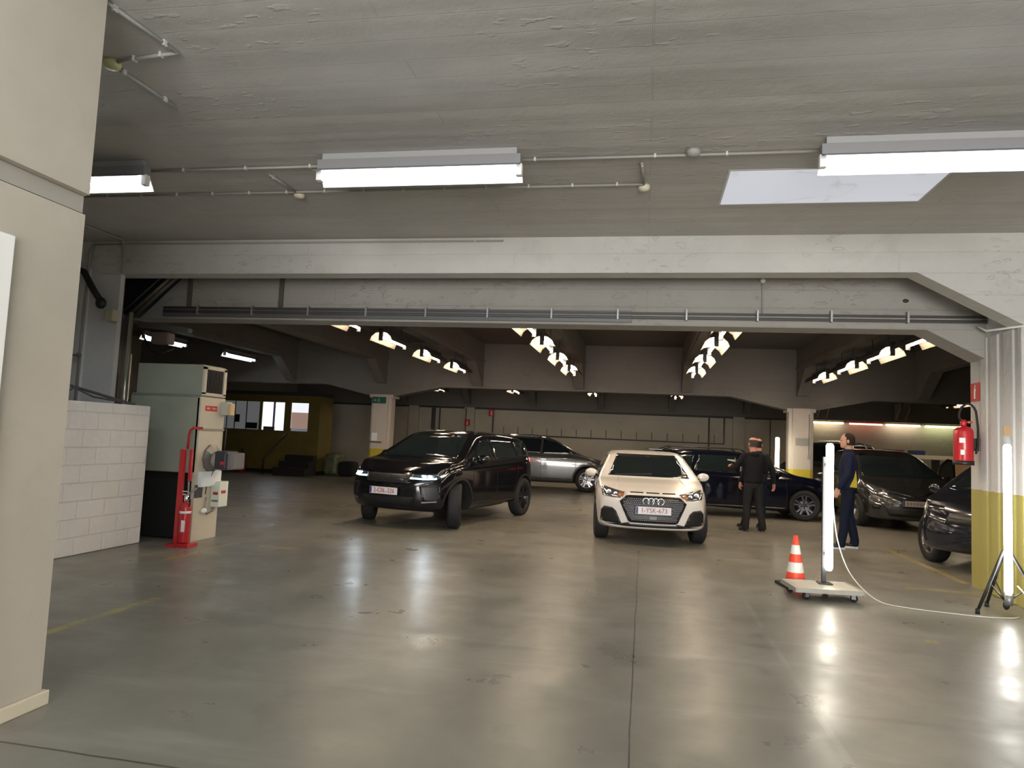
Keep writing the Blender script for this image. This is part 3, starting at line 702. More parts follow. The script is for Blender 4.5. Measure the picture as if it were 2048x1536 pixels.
t = thing('fire_extinguisher', 'slim red fire extinguisher with white label on the red stand', 'fire extinguisher', (-5.575, 7.975, .05))
extinguisher(t, .068, .50)
MB().box(.0, .05, -.0695, -.066, .14, .28).build('label_sheet', M_LBL, t)
b = MB(); b.lathe([(.0695, .36), (.0697, .36), (.0697, .39), (.0695, .39)], (0, 0, 0), 'z', 24); b.build('label_band', M_LBL, t)
b = MB(); b.lathe([(0, .49), (.02, .49), (.028, .52), (.028, .56), (.015, .60), (0, .60)], (0, 0, 0), 'z', 12); b.box(-.05, .03, -.008, .008, .58, .60, .003); b.box(-.06, .02, -.008, .008, .62, .635, .003); b.build('valve', M_CHROME, t)
MB().tube([(.02, 0, .56), (.055, 0, .52), (.062, -.02, .44)], .009, 6).build('hose', M_RUBBER, t)

t = thing('fire_extinguisher', 'large red fire extinguisher with looped black hose hanging on the right pier', 'fire extinguisher', (3.74, 9.28, 1.46))
extinguisher(t, .105, .44)
b = MB(); b.lathe([(.107, -.02), (.112, -.02), (.112, .03), (.107, .03)], (0, 0, 0), 'z', 24); b.lathe([(0, -.02), (.112, -.02)], (0, 0, 0), 'z', 24); b.build('base_ring', M_BLACK, t)
b = MB(); b.lathe([(0, .43), (.03, .43), (.035, .49), (.02, .52), (0, .52)], (0, 0, 0), 'z', 12); b.box(-.02, .10, -.01, .01, .48, .50, .003); b.build('valve', M_RED, t)
MB().ball((.06, 0, .49), (.018, .012, .018), 8).build('gauge', pm('brass', (.6, .45, .2), .3, metal=.9), t)
pts = [(-.03, 0, .50)] + [(.045 - .095 * math.cos(a), -.01, .56 + .15 * math.sin(a)) for a in [PI * k / 8 for k in range(9)]] + [(.15, -.02, .42), (.14, -.04, .2), (.11, -.06, .12)]
MB().tube(pts, .013, 8).build('hose', M_RUBBER, t)
MB().box(-.085, -.02, -.106, -.094, .24, .30, .002).build('label_sheet', M_LBL, t)
MB().box(-.07, -.03, -.106, -.092, .10, .16, .002).build('label_sheet', M_LBL, t)
MB().box(.10, .16, -.02, .02, .15, .30, .004).build('wall_bracket', M_BLACK, t)
t = thing('fire_sign', 'red and white fire extinguisher sign on the right pier', 'sign', (3.912, 9.38, 2.32), -PI / 2)
MB().box(-.11, .11, -.006, .006, -.11, .11).build('sign_panel', M_SIGNR, t)
b = MB(); b.prism([(-.015, -.08), (.015, -.08), (.015, .02), (.006, .04), (-.006, .04), (-.015, .02)], 'y', -.009, -.006); b.prism([(-.004, .04), (.004, .04), (.02, .08), (.01, .09)], 'y', -.009, -.006); b.prism([(.012, .0), (.03, .03), (.025, .04), (.01, .02)], 'y', -.009, -.006)
b.build('pictogram', M_WHITE, t)
for (x, z, lb) in ((-7.47, 2.10, 'small red fire sign low on the far wall, near the pipes'), (-6.43, 2.56, 'small red fire sign higher on the far wall')):
    t = thing('fire_sign', lb, 'sign', (x, 29.4, z), 0, 'red signs on the far wall')
    MB().box(-.12, .12, -.01, .01, -.14, .14).build('sign_panel', M_SIGNR, t)
    MB().prism([(-.02, -.1), (.03, -.1), (.03, .04), (.0, .09), (-.02, .04)], 'y', -.016, -.011).build('pictogram', M_WHITE, t)
t = thing('exit_sign', 'unlit dark green exit sign high on the left column', 'sign', (-7.42, 18.96, 2.43))
MB().box(-.2, .2, -.03, .03, -.09, .09, .005).build('sign_panel', pm('sign_green', (.02, .10, .07), .4), t)
b = MB(); b.ball((.0, -.033, .045), (.014, .003, .014), 8); b.prism([(-.02, .03), (.02, .03), (.015, -.01), (.04, -.06), (.03, -.065), (.0, -.02), (-.03, -.06), (-.04, -.055), (-.015, -.01)], 'y', -.035, -.031); b.prism([(-.15, -.01), (-.11, .03), (-.11, .005), (-.07, .005), (-.07, -.02), (-.11, -.02), (-.11, -.045)], 'y', -.035, -.031)
b.build('pictogram', pm('sign_pale', (.25, .4, .35), .5), t)
tag(MB().box(-7.60, -7.44, 18.985, 19.0, 1.28, 1.50).build('notice', M_PAPER), 'white paper notice on the left column', 'notice')
tag(MB().box(-7.66, -7.3, 18.985, 19.0, 1.22, 1.26, .003).build('column_strap', pm('rust2', (.12, .09, .06), .7)), 'rusty strap around the left column', 'strap')
t = thing('socket_panel', 'small socket panel with a cable on the right column', 'socket', (3.93, 18.98, 1.75))
MB().box(-.15, .15, -.015, .015, -.09, .09, .004).build('panel', M_PIPE, t)
MB().box(.14, .20, -.03, .015, -.42, -.32, .006).build('switch_box', M_GALV, t)
MB().tube([(.17, 0, -.32), (.17, 0, .7)], .008, 6).build('cable', M_DPIPE, t)

# ================================================================== STANDING TUBE LAMPS, CONE, DOLLY
def stand_tube(parent, z0, z1, r=.034, s=S_STAND, col=(1, .93, .78), x=0, y=0, nm='stand_tube'):
    o = MB().lathe([(0, z0), (r * .7, z0 + .006), (r, z0 + .03), (r, z1 - .03), (r * .7, z1 - .006), (0, z1)], (x, y, 0), 'z', 16).build('lamp_tube', glow(nm, col, s), parent)
    return o
t = thing('dolly', 'small metal dolly on castors carrying the standing tube lamp and cone', 'dolly', (1.88, 8.05, 0), .12)
M_DOLLY = pm('dolly_metal', (.42, .41, .36), .4, metal=.4, var=.15)
b = MB(); b.box(-.33, .33, -.24, .24, .105, .118, .003); b.build('deck', M_DOLLY, t)
b = MB()
b.box(-.34, .34, -.245, -.235, .08, .125); b.box(-.34, .34, .235, .245, .08, .125); b.box(-.345, -.335, -.245, .245, .08, .125); b.box(.335, .345, -.245, .245, .07, .125)
b.build('edge_frame', M_DOLLY, t)
def castor(px, py, rz):
    c = thing('castor', None, None, (px, py, 0), rz); c.parent = t
    b = MB(); b.box(-.03, .03, -.025, .025, .085, .10, .003); b.box(-.02, .02, -.024, -.019, .03, .09); b.box(-.02, .02, .019, .024, .03, .09); b.build('fork', M_GALV, c)
    MB().lathe([(0, -.015), (.036, -.015), (.038, -.005), (.038, .005), (.036, .015), (0, .015)], (0, 0, .038), 'y', 16).build('castor_wheel', M_RUBBER, c)
for (px, py, rz) in ((-.22, -.18, .3), (.26, -.18, -.5), (-.27, .17, 0), (.10, .17, .8)): castor(px, py, rz)
t = thing('standing_lamp', 'bright standing tube lamp on a black post in the middle of the dolly', 'standing lamp', (1.94, 8.18, .1185))
MB().box(-.07, .07, -.07, .07, 0, .012, .003).build('post_base', M_BLACK, t)
MB().box(-.022, .022, .02, .055, .012, 1.35, .004).build('post', pm('post_dark', (.03, .035, .045), .5), t)
stand_tube(t, .14, 1.50, .040, x=.035, y=-.028)
for z in (.30, 1.25): MB().box(.0, .07, -.02, .03, z, z + .03, .003).build('clamp', M_BLACK, t)
t = thing('power_cord', 'pale cord looping from the dolly lamp across the floor to the pier', 'cord')
pts = [(2.03, 8.22, .95), (2.07, 8.2, .6), (2.16, 8.15, .3), (2.28, 8.05, .12), (2.42, 7.92, .02), (2.62, 7.80, .008), (2.9, 7.72, .008), (3.25, 7.66, .008), (3.5, 7.7, .008), (3.62, 7.78, .008)]
sm = []
for i in range(len(pts) - 1):
    p0 = Vector(pts[max(0, i - 1)]); p1 = Vector(pts[i]); p2 = Vector(pts[i + 1]); p3 = Vector(pts[min(len(pts) - 1, i + 2)])
    for k in range(5):
        u = k / 5
        sm.append(.5 * ((2 * p1) + (p2 - p0) * u + (2 * p0 - 5 * p1 + 4 * p2 - p3) * u * u + (3 * p1 - p0 - 3 * p2 + p3) * u ** 3))
sm.append(Vector(pts[-1]))
MB().tube(sm, .006, 6).build('cord', pm('cord_pale', (.62, .60, .52), .5), t)
# cone
t = thing('traffic_cone', 'orange traffic cone with two white bands behind the dolly', 'traffic cone', (1.72, 8.56, 0), .2)
b = MB(); b.box(-.17, .17, -.17, .17, .0, .03, .008); b.lathe([(.15, .03), (.125, .05), (.115, .06), (0, .06)], (0, 0, 0), 'z', 20); b.build('cone_base', M_RUBBER, t)
def cr(z): return .108 - (.108 - .024) * (z - .05) / .51
prof = [(cr(z), z) for z in (.05, .14, .15, .255, .265, .36, .37, .455, .465, .56)] + [(cr(.56) * .6, .565), (0, .565)]
MB().lathe(prof, (0, 0, 0), 'z', 28).build('cone_body', M_CONE, t)
for (z0, z1) in ((.16, .27), (.36, .46)):
    MB().lathe([(cr(z0) + .002, z0), (cr(z1) + .002, z1)], (0, 0, 0), 'z', 28).build('white_band', pm('cone_white', (.80, .78, .74), .35), t)
# tripod lamp at the pier
t = thing('tripod_lamp', 'bright tube lamp on a black tripod in front of the right pier', 'standing lamp', (3.565, 7.86, 0))
stand_tube(t, .20, 1.68, .036, S_STAND * 1.15, (1, .97, .90), nm='tripod_tube')
MB().lathe([(0, .10), (.036, .10), (.036, .20), (0, .20)], (0, 0, 0), 'z', 16).build('tube_socket', M_GALV, t)
MB().lathe([(.036, 1.68), (.037, 1.68), (.037, 1.76), (0, 1.765)], (0, 0, 0), 'z', 16).build('tube_cap', pm('cap_grey', (.55, .57, .57), .4), t)
MB().box(-.034, .034, -.006, .006, 1.76, 1.86).build('card_tag', M_CARD, t)
MB().tube([(0, .045, .06), (0, .045, .75)], .014, 8).build('centre_pole', M_BLACK, t)
for a, ln in ((195, .30), (95, .34), (-20, .34)):
    x, y = math.cos(math.radians(a)), math.sin(math.radians(a))
    lg = MB(); lg.tube([(x * .03, y * .03 + .045, .62), (x * ln, y * ln + .045, .03)], .015, 8); lo = lg.build('leg', M_BLACK, t)
    MB().lathe([(0, 0), (.022, 0), (.02, .05), (0, .05)], (x * ln, y * ln + .045, 0), 'z', 10).build('rubber_foot', M_RUBBER, lo)
    MB().tube([(0, .045, .12), (x * ln * .55, y * ln * .55 + .045, .29)], .008, 6).build('brace', M_DKMET, t)
MB().ball((0, .045, .09), (.03, .03, .045), 10).build('hub', M_BLACK, t)
tag(MB().tube([(3.63, 7.83, .3), (3.69, 7.79, .22), (3.72, 7.72, .1), (3.80, 7.60, .012), (4.1, 7.4, .008)], .007, 6).build('lamp_cord', pm('cord_pale2', (.62, .58, .42), .5)), 'pale cord hanging from the foot of the tripod lamp', 'cord')
# far standing tube behind the estate car
t = thing('far_lamp', 'standing tube lamp beyond the estate car, left of the right column', 'standing lamp', (3.30, 18.75, 0))
stand_tube(t, .62, 1.84, .05, S_STAND * .8, (1, .95, .75), nm='far_tube')
MB().tube([(0, 0.06, 0), (0, .06, 1.6)], .015, 8).build('post', M_BLACK, t)
MB().lathe([(0, 0), (.18, 0), (.17, .02), (0, .03)], (0, .06, 0), 'z', 16).build('lamp_foot', M_BLACK, t)

# ================================================================== OFFICE AND FAR CORNER
M_YEL = pm('office_yellow', (0.14, 0.105, 0.018), .6, var=.15, vscale=2)
t = thing('site_office', 'dark yellow site office with three windows in the far left corner', 'office', (-12.4, 22.0, 0))
t['kind'] = 'structure'
b = MB()
XL, XR = -2.6, 1.72
b.box(XL, XR, 0, .08, .12, 1.43); b.box(XL, XR, 0, .08, 2.38, 2.62)
for (x0, x1) in ((XL, -1.9), (-.48, -.38), (.44, .68), (1.31, XR)): b.box(x0, x1, 0, .08, 1.43, 2.38)
b.box(XR - .08, XR, .08, 1.0, .12, 2.62); b.box(XL, XL + .08, .08, 1.0, .12, 2.62)
b.build('office_wall', M_YEL, t)
MB().box(XL, XR, -.05, 1.05, 2.62, 2.74).build('office_roof', pm('office_roof', (.03, .03, .03), .7), t)
MB().box(XL, XR, .0, 1.0, .0, .12).build('office_base', M_MATT, t)
MB().box(XL + .08, XR - .08, .9, 1.0, .12, 2.62).build('office_back', pm('office_inner', (.5, .5, .52), .7), t)
def pane(x0, x1, z0, z1, y, col, es, nm):
    return MB().box(x0, x1, y, y + .02, z0, z1).build(nm, pm(nm + '_m%.2f' % x0, col, .4, emit=col, es=es), t)
w1 = pane(-1.9, -.48, 1.43, 2.38, .04, (.30, .31, .33), .16, 'window_pane')
MB().box(-1.42, -1.39, .02, .06, 1.43, 2.38).build('mullion', M_YEL, w1); MB().box(-.99, -.96, .02, .06, 1.43, 2.38).build('mullion', M_YEL, w1)
MB().box(-1.38, -1.22, .0, .03, 1.66, 1.92).build('hanging_board', M_MATT, w1); MB().box(-.95, -.55, .0, .03, 1.46, 1.66).build('shelf_box', M_MATT, w1)
w2 = pane(-.38, .44, 1.43, 2.38, .04, (.78, .84, 1.0), .95, 'window_pane')
MB().box(0.02, .09, .01, .05, 1.5, 2.38).build('mullion', pm('mull_grey', (.35, .33, .38), .6), w2)
MB().box(-.3, .1, .0, .03, 1.43, 1.55).build('window_clutter', pm('clutter', (.12, .09, .10), .7), w2)
w3 = pane(.68, 1.31, 1.52, 2.38, .04, (.72, .74, .88), .75, 'window_pane')
MB().box(.70, 1.31, .015, .035, 1.52, 2.06).build('inner_blind', pm('blind_tan', (.62, .42, .34), .6, emit=(.62, .42, .34), es=.25), w3)
t = thing('stair', 'dark steps with a slanting handrail in front of the yellow office', 'stair', (-11.6, 21.0, 0))
for k in range(3): MB().box(-.1 + .05 * k, 1.0, .0 + .28 * k, .28 + .28 * k, 0, .25 + .2 * k, .01).build('step', M_MATT, t)
MB().tube([(-.5, .1, 0), (-.5, .1, .5), (-.15, .5, 1.15), (-.05, .7, 1.35)], .03, 8).build('handrail', M_BLACK, t)
t = thing('fire_extinguisher', 'dark red wheeled extinguisher by the yellow office wall', 'fire extinguisher', (-13.2, 21.6, .02))
extinguisher(t, .17, .62, pm('dim_red', (.25, .015, .015), .5))
MB().tube([(0, 0, .6), (.05, -.05, .75), (.18, -.1, .6), (.2, -.1, .3)], .02, 6).build('hose', M_RUBBER, t)
t = thing('sweeping_machine', 'green and dark machine beside the office steps', 'machine', (-10.2, 22.4, 0))
MB().box(-.3, .2, -.3, .4, 0.04, .75, .12).build('machine_body', pm('mach_green', (.10, .11, .06), .5, var=.4, vscale=5), t)
MB().box(.2, .75, -.25, .3, 0.0, .5, .1).build('machine_skirt', M_MATT, t)
tag(MB().lathe([(0, 0), (.17, 0), (.2, .03), (.2, .05), (.03, .06), (.03, .9), (.10, .95), (.16, 1.05), (.16, 1.25), (.10, 1.32), (0, 1.33)], (-10.6, 28.6, 0), 'z', 16).build('stand_sign', pm('fan_grey', (.12, .12, .11), .6)), 'grey pedestal fan standing at the far wall by the left column', 'fan')
# shelf and boxes at the right
t = thing('workbench', 'white topped workbench along the far right wall', 'workbench', (9.7, 26.2, 0))
MB().box(-1.5, 1.6, -.3, .3, 1.42, 1.56, .01).build('bench_top', pm('bench_white', (.70, .66, .56), .5), t)
for x in (-1.4, 0, 1.5): MB().box(x - .04, x + .04, -.25, .25, 0, 1.42).build('leg', M_DKMET, t)
tag(MB().box(9.9, 10.7, 25.7, 26.1, .9, 1.36, .01).build('cardboard_box', M_CARD), 'brown cardboard box under the white bench top', 'box')
tag(MB().box(9.9, 10.7, 25.7, 26.1, 0, .9, .01).build('tool_cabinet', pm('cab_brown', (.12, .07, .05), .6)), 'dark cabinet carrying the cardboard box', 'cabinet')
for x, z, sx, mm, lb in ((8.15, 1.56, .35, pm('red_dark', (.2, .03, .03), .5), 'dark red toolbox on the workbench left end'), (8.9, 1.56, .25, pm('blue_dark', (.03, .05, .15), .5), 'dark blue toolbox beside the red one on the workbench')):
    tag(MB().box(x - sx / 1.0 + .25, x + sx + .2, 26.1, 26.4, z, z + .15, .01).build('toolbox', mm), lb, 'toolbox', 'toolboxes on the workbench')
for x, lb in ((6.75, 'white lit bracket on the far wall left above the wall lamps'), (9.57, 'white lit bracket on the far wall above the third wall lamp')):
    b = MB(); b.prism([(28.7, 3.25), (29.2, 2.80), (29.3, 2.80), (29.3, 3.45), (28.7, 3.45)], 'x', x - .2, x + .2)
    tag(b.build('rib_bracket', M_COLM), lb, None, None, 'structure')

# ================================================================== CARS
def paint(name, col, metal=.3, rough=.25, coat=1.0):
    return pm(name, col, rough, metal=metal, coat=coat)
RX90 = PI / 2
class Car:
    """local frame: x forward, y to the car's left, z up, origin midway between the axles"""
    def __init__(s, label, spec, loc, heading, mats, group=None):
        s.sp = spec; s.root = thing(spec.get('kind', 'car'), label, 'car', (loc[0], loc[1], 0), heading, group)
        s.paint, s.glass, s.rim = mats
        s.body_mesh()
    # --- shell -----------------------------------------------------
    def ring(s, x, ks=1.0):
        sp = s.sp
        W = interp(sp['wid'], x); zb = interp(sp['bot'], x); zt = interp(sp['top'], x); bl = min(interp(sp['belt'], x), zt - .02)
        g = zt - bl; yg = W * .955 - sp.get('tumble', .36) * g
        zm = bl * .55 + zb * .45
        P = [(0, zb), (W * .55, zb), (W * .86, zb + .005), (W * .965, zb + .05), (W * .99, zb + .14), (W, zm), (W * .995, bl - .13), (W * .98, bl - .04), (W * .95, bl),
             (W * .955 - (W * .955 - yg) * .5, bl + g * .45), (yg + .012, bl + g * .80), (yg - .03, bl + g * .925), (yg * .82, bl + g * .972), (yg * .5, bl + g * .995), (0, zt)]
        return P
    def body_mesh(s):
        sp = s.sp
        xr, xf = sp['top'][0][0], sp['top'][-1][0]
        xs = sorted(set([round(t[0], 3) for k in ('top', 'belt', 'wid', 'bot') for t in sp[k] if xr <= t[0] <= xf] + [xr + (xf - xr) * i / 16 for i in range(17)]))
        out = [xs[0]]
        for x in xs[1:]:
            if x - out[-1] > .045: out.append(x)
        if xf - out[-1] > 1e-4: out[-1] = xf
        bm = bmesh.new(); rings = []
        def warp(x, y, z):
            W = .9
            tf = max(0, min(1, (x - (xf - .75)) / .75)); tr = max(0, min(1, ((xr + .6) - x) / .6))
            q = min(1.2, abs(y) / W)
            x2 = x - tf * sp.get('cf', .30) * q ** 2.6 + tr * sp.get('cr', .16) * q ** 2.6
            x2 -= tf * interp(sp.get('lean', [(0, 0)]), z)
            x2 += tr * interp(sp.get('leanr', [(0, 0)]), z)
            return Vector((x2, y, z))
        def mk(x, pts):
            full = pts + [(-y, z) for y, z in reversed(pts[1:-1])]
            return [bm.verts.new(warp(x, y, z)) for y, z in full]
        def shrink(pts, k, zc): return [(y * k, zc + (z - zc) * k) for y, z in pts]
        for sgn, xe in ((-1, xr),):
            p = s.ring(xe); zc = (p[0][1] + p[-1][1]) / 2
            rings.append(mk(xe - .012, shrink(p, .35, zc))); rings.append(mk(xe - .008, shrink(p, .75, zc)))
        for x in out: rings.append(mk(x, s.ring(x)))
        p = s.ring(xf); zc = (p[0][1] + p[-1][1]) / 2
        rings.append(mk(xf + .008, shrink(p, .75, zc))); rings.append(mk(xf + .012, shrink(p, .35, zc)))
        n = len(rings[0])
        for a, b in zip(rings, rings[1:]):
            for k in range(n): bm.faces.new((a[k], b[k], b[(k + 1) % n], a[(k + 1) % n]))
        bm.faces.new(rings[0]); bm.faces.new(list(reversed(rings[-1])))
        bmesh.ops.recalc_face_normals(bm, faces=bm.faces)
        me = bpy.data.meshes.new('tmp'); bm.to_mesh(me); bm.free()
        o = bpy.data.objects.new('tmp', me); COL.objects.link(o)
        md = o.modifiers.new('s', 'SUBSURF'); md.levels = 2; md.render_levels = 2
        sm = evaluated_mesh(o)
        b2 = bmesh.new(); b2.from_mesh(sm); s.bvh = BVHTree.FromBMesh(b2); b2.free()
        s.xf, s.xr = xf, xr
        # wheel arches
        o.modifiers.clear(); o.data = sm
        sm.materials.clear(); sm.materials.append(s.paint); sm.materials.append(M_MATT)
        cut = MB(); r = sp['wr'] * sp.get('arch', 1.13); hb = sp['wb'] / 2
        for x in (-hb, hb):
            for sg in (-1, 1):
                y0, y1 = sorted((sg * (interp(sp['wid'], x) - .32), sg * 1.3))
                prof = [(0, y0), (r, y0), (r, y1), (0, y1)]
                cut.lathe(prof, (x, 0, sp['wr'] + .01), 'y', 40, smooth=False)
        co = cut.build('cut', [M_MATT]); co.data.materials.clear(); co.data.materials.append(M_MATT)
        md = o.modifiers.new('b', 'BOOLEAN'); md.object = co; md.operation = 'DIFFERENCE'; md.solver = 'EXACT'
        try: md.material_mode = 'TRANSFER'
        except Exception: pass
        fm = evaluated_mesh(o)
        bpy.data.objects.remove(o); bpy.data.objects.remove(co)
        for p in fm.polygons: p.use_smooth = True
        fm.name = 'car_body'
        ob = bpy.data.objects.new('car_body', fm); COL.objects.link(ob); ob.parent = s.root
        try:
            e = ob.modifiers.new('es', 'EDGE_SPLIT'); e.split_angle = math.radians(38)
        except Exception: pass
        s.body = ob
    # --- projected panels ------------------------------------------
    def hit(s, u, v, view):
        """view F/B: (y,z); L/R: (x,z); T: (x,y)"""
        if view == 'F': o, d = Vector((5, u, v)), Vector((-1, 0, 0))
        elif view == 'B': o, d = Vector((-5, u, v)), Vector((1, 0, 0))
        elif view == 'L': o, d = Vector((u, 5, v)), Vector((0, -1, 0))
        elif view == 'R': o, d = Vector((u, -5, v)), Vector((0, 1, 0))
        else: o, d = Vector((u, v, 5)), Vector((0, 0, -1))
        h = s.bvh.ray_cast(o, d)
        if h[0] is None:
            mid = {'F': Vector((s.xf - .3, u, v)), 'B': Vector((s.xr + .3, u, v)), 'L': Vector((u, .6, v)), 'R': Vector((u, -.6, v)), 'T': Vector((u, v, 1))}[view]
            h = s.bvh.find_nearest(mid)
        nrm = h[1]
        if nrm.dot(d) > 0: nrm = -nrm
        return h[0], nrm
    def panel(s, name, poly, view, m, off=.004, step=.06, parent=None, depth=.012, inset_edge=None):
        bm = bmesh.new()
        vs = [bm.verts.new((u, v, 0)) for u, v in poly]
        bm.faces.new(vs)
        us = [p[0] for p in poly]; vv = [p[1] for p in poly]
        for ax, lo, hi in ((0, min(us), max(us)), (1, min(vv), max(vv))):
            k = max(1, int((hi - lo) / step))
            for i in range(1, k):
                c = lo + (hi - lo) * i / k; pt = Vector((c if ax == 0 else 0, c if ax == 1 else 0, 0)); nn = Vector((1 if ax == 0 else 0, 1 if ax == 1 else 0, 0))
                bmesh.ops.bisect_plane(bm, geom=bm.verts[:] + bm.edges[:] + bm.faces[:], plane_co=pt, plane_no=nn, dist=1e-5)
        info = {}
        for v in bm.verts:
            p, nr = s.hit(v.co.x, v.co.y, view); info[v] = (p, nr)
        for v, (p, nr) in info.items(): v.co = p + nr * off
        be = [e for e in bm.edges if len(e.link_faces) == 1]
        low = {}
        for e in be:
            for v in e.verts:
                if v not in low: low[v] = bm.verts.new(info[v][0] - info[v][1] * depth)
        for f in bm.faces: f.smooth = True
        for e in be:
            a, b = e.verts
            try: bm.faces.new((a, b, low[b], low[a]))
            except ValueError: pass
        bmesh.ops.recalc_face_normals(bm, faces=bm.faces)
        me = bpy.data.meshes.new(name); bm.to_mesh(me); bm.free(); me.materials.append(m)
        o = bpy.data.objects.new(name, me); COL.objects.link(o); o.parent = parent or s.root
        return o
    def strip(s, name, pts, view, w, m, off=.0025, parent=None, step=.08):
        """a thin band along a polyline drawn in the projected view"""
        mb = MB(); bm = mb.bm; L = []
        P = []
        for a, b in zip(pts, pts[1:]):
            a, b = Vector(a), Vector(b); k = max(1, int((b - a).length / step))
            for i in range(k): P.append(a.lerp(b, i / k))
        P.append(Vector(pts[-1]))
        for i, p in enumerate(P):
            t = (P[min(i + 1, len(P) - 1)] - P[max(0, i - 1)]).normalized(); nn = Vector((-t.y, t.x)) * w / 2
            row = []
            for q in (p + nn, p - nn):
                h, nr = s.hit(q.x, q.y, view); row.append((bm.verts.new(h + nr * off), bm.verts.new(h - nr * .004)))
            L.append(row)
        for a, b in zip(L, L[1:]):
            bm.faces.new((a[0][0], b[0][0], b[1][0], a[1][0])); bm.faces.new((a[0][0], a[0][1], b[0][1], b[0][0])); bm.faces.new((a[1][0], b[1][0], b[1][1], a[1][1]))
        return mb.build(name, m, parent or s.root)
    def both(s, name, poly, m, view='F', **k):
        a = s.panel(name, poly, view, m, **k)
        b = s.panel(name, [(-u, v) for u, v in reversed(poly)], view, m, **k)
        return a, b
    # --- wheels ----------------------------------------------------
    def wheels(s, style, steer=0.0, which='FL FR RL RR'):
        sp = s.sp; r = sp['wr']; hb = sp['wb'] / 2
        key = style + '%.3f' % r
        for nm in which.split():
            x = hb if nm[0] == 'F' else -hb; sg = 1 if nm[1] == 'L' else -1
            wy = interp(sp['wid'], x) - .115 - sp.get('track_in', 0)
            rot = (0 if sg > 0 else PI) + (steer if nm[0] == 'F' else 0)
            tw = .11
            b = MB(); b.lathe([(r * .66, -tw * .9), (r * .86, -tw), (r * .97, -tw * .85), (r, -tw * .55), (r, tw * .55), (r * .97, tw * .85), (r * .86, tw), (r * .68, tw * .92), (r * .64, tw * .7), (r * .64, -tw * .9), (r * .66, -tw * .9)], (0, 0, 0), 'y', 40)
            for k in (-.3, 0, .3): b.lathe([(r * 1.002, tw * (k - .03)), (r * 1.002, tw * (k + .03))], (0, 0, 0), 'y', 40)
            o = b.build('wheel', M_RUBBER, s.root); o.location = (x, sg * wy, r); o.rotation_euler = (0, 0, rot)
            rr = r * .665
            b = MB(); b.lathe([(rr, tw * .80), (rr * .95, tw * .86), (rr * .92, tw * .6), (rr * .9, -tw * .5), (rr * .3, -tw * .2), (0, -tw * .2)], (0, 0, 0), 'y', 32)
            b.lathe([(0, tw * .62), (rr * .16, tw * .6), (rr * .2, tw * .4), (rr * .2, 0)], (0, 0, 0), 'y', 16)
            ns, split, wd = {'five_twin': (5, .13, .10), 'ten': (10, 0, .13), 'five': (5, 0, .26), 'seven': (7, .08, .09)}[style]
            for k in range(ns):
                a0 = 2 * PI * k / ns + .3
                for dlt in ((-split, split) if split else (0,)):
                    ai, ao = a0 + dlt * .6, a0 + dlt * 1.6
                    p0 = (rr * .14 * math.cos(ai), rr * .14 * math.sin(ai)); p1 = (rr * .93 * math.cos(ao), rr * .93 * math.sin(ao))
                    tx, tz = p1[0] - p0[0], p1[1] - p0[1]; l = math.hypot(tx, tz); nx, nz = -tz / l, tx / l
                    h0, h1 = rr * wd * .55, rr * wd
                    q = [(p0[0] + nx * h0, p0[1] + nz * h0), (p1[0] + nx * h1, p1[1] + nz * h1), (p1[0] - nx * h1, p1[1] - nz * h1), (p0[0] - nx * h0, p0[1] - nz * h0)]
                    ya, yb = tw * .62, tw * .80
                    A = [b.bm.verts.new((q[0][0], ya, q[0][1])), b.bm.verts.new((q[1][0], yb, q[1][1])), b.bm.verts.new((q[2][0], yb, q[2][1])), b.bm.verts.new((q[3][0], ya, q[3][1]))]
                    B = [b.bm.verts.new((v.co.x, v.co.y - .03, v.co.z)) for v in A]
                    b.bm.faces.new(A)
                    for i in range(4): b.bm.faces.new((A[i], B[i], B[(i + 1) % 4], A[(i + 1) % 4]))
            b.build('rim', s.rim, o)
    # --- small parts -----------------------------------------------
    def mirror(s, x, z, sides='LR', size=1.0, m=None):
        for sd in sides:
            sg = 1 if sd == 'L' else -1
            y0 = interp(s.sp['wid'], x) * .93
            b = MB(); b.ball((x - .01, sg * (y0 + .135), z), (.065 * size, .105 * size, .070 * size), 14)
            for v in b.bm.verts:
                if v.co.x < x - .03: v.co.x = x - .03
                v.co.x -= (abs(v.co.y) - y0) * .25
            o = b.build('side_mirror', m or s.paint, s.root)
            MB().tube([(x + .03, sg * (y0 - .06), z - .07), (x, sg * (y0 + .06), z - .03)], .022, 8).build('mirror_stalk', M_BLACK, o)
    def plate(s, txt, x, z, m=M_PLATE, rot=0, y=0, back=False):
        o = MB().box(-.005, .006, -.26, .26, -.056, .056, .003).build('number_plate', m, s.root)
        o.location = (x, y, z); o.rotation_euler = (0, rot, 0)
        MB().box(.004, .0075, -.255, -.225, -.05, .05).build('plate_band', pm('plate_blue', (.03, .04, .2), .5), o)
        if txt: text('plate_text', txt, .098, M_PLTXT, o, (.0085, .01, 0), (PI / 2, 0, PI / 2), .0008, .92)
        fr = MB(); fr.box(-.006, .007, -.27, -.262, -.062, .062); fr.box(-.006, .007, .262, .27, -.062, .062); fr.box(-.006, .007, -.27, .27, -.064, -.057); fr.box(-.006, .007, -.27, .27, .057, .064); fr.build('plate_frame', M_BLACK, o)
        return o

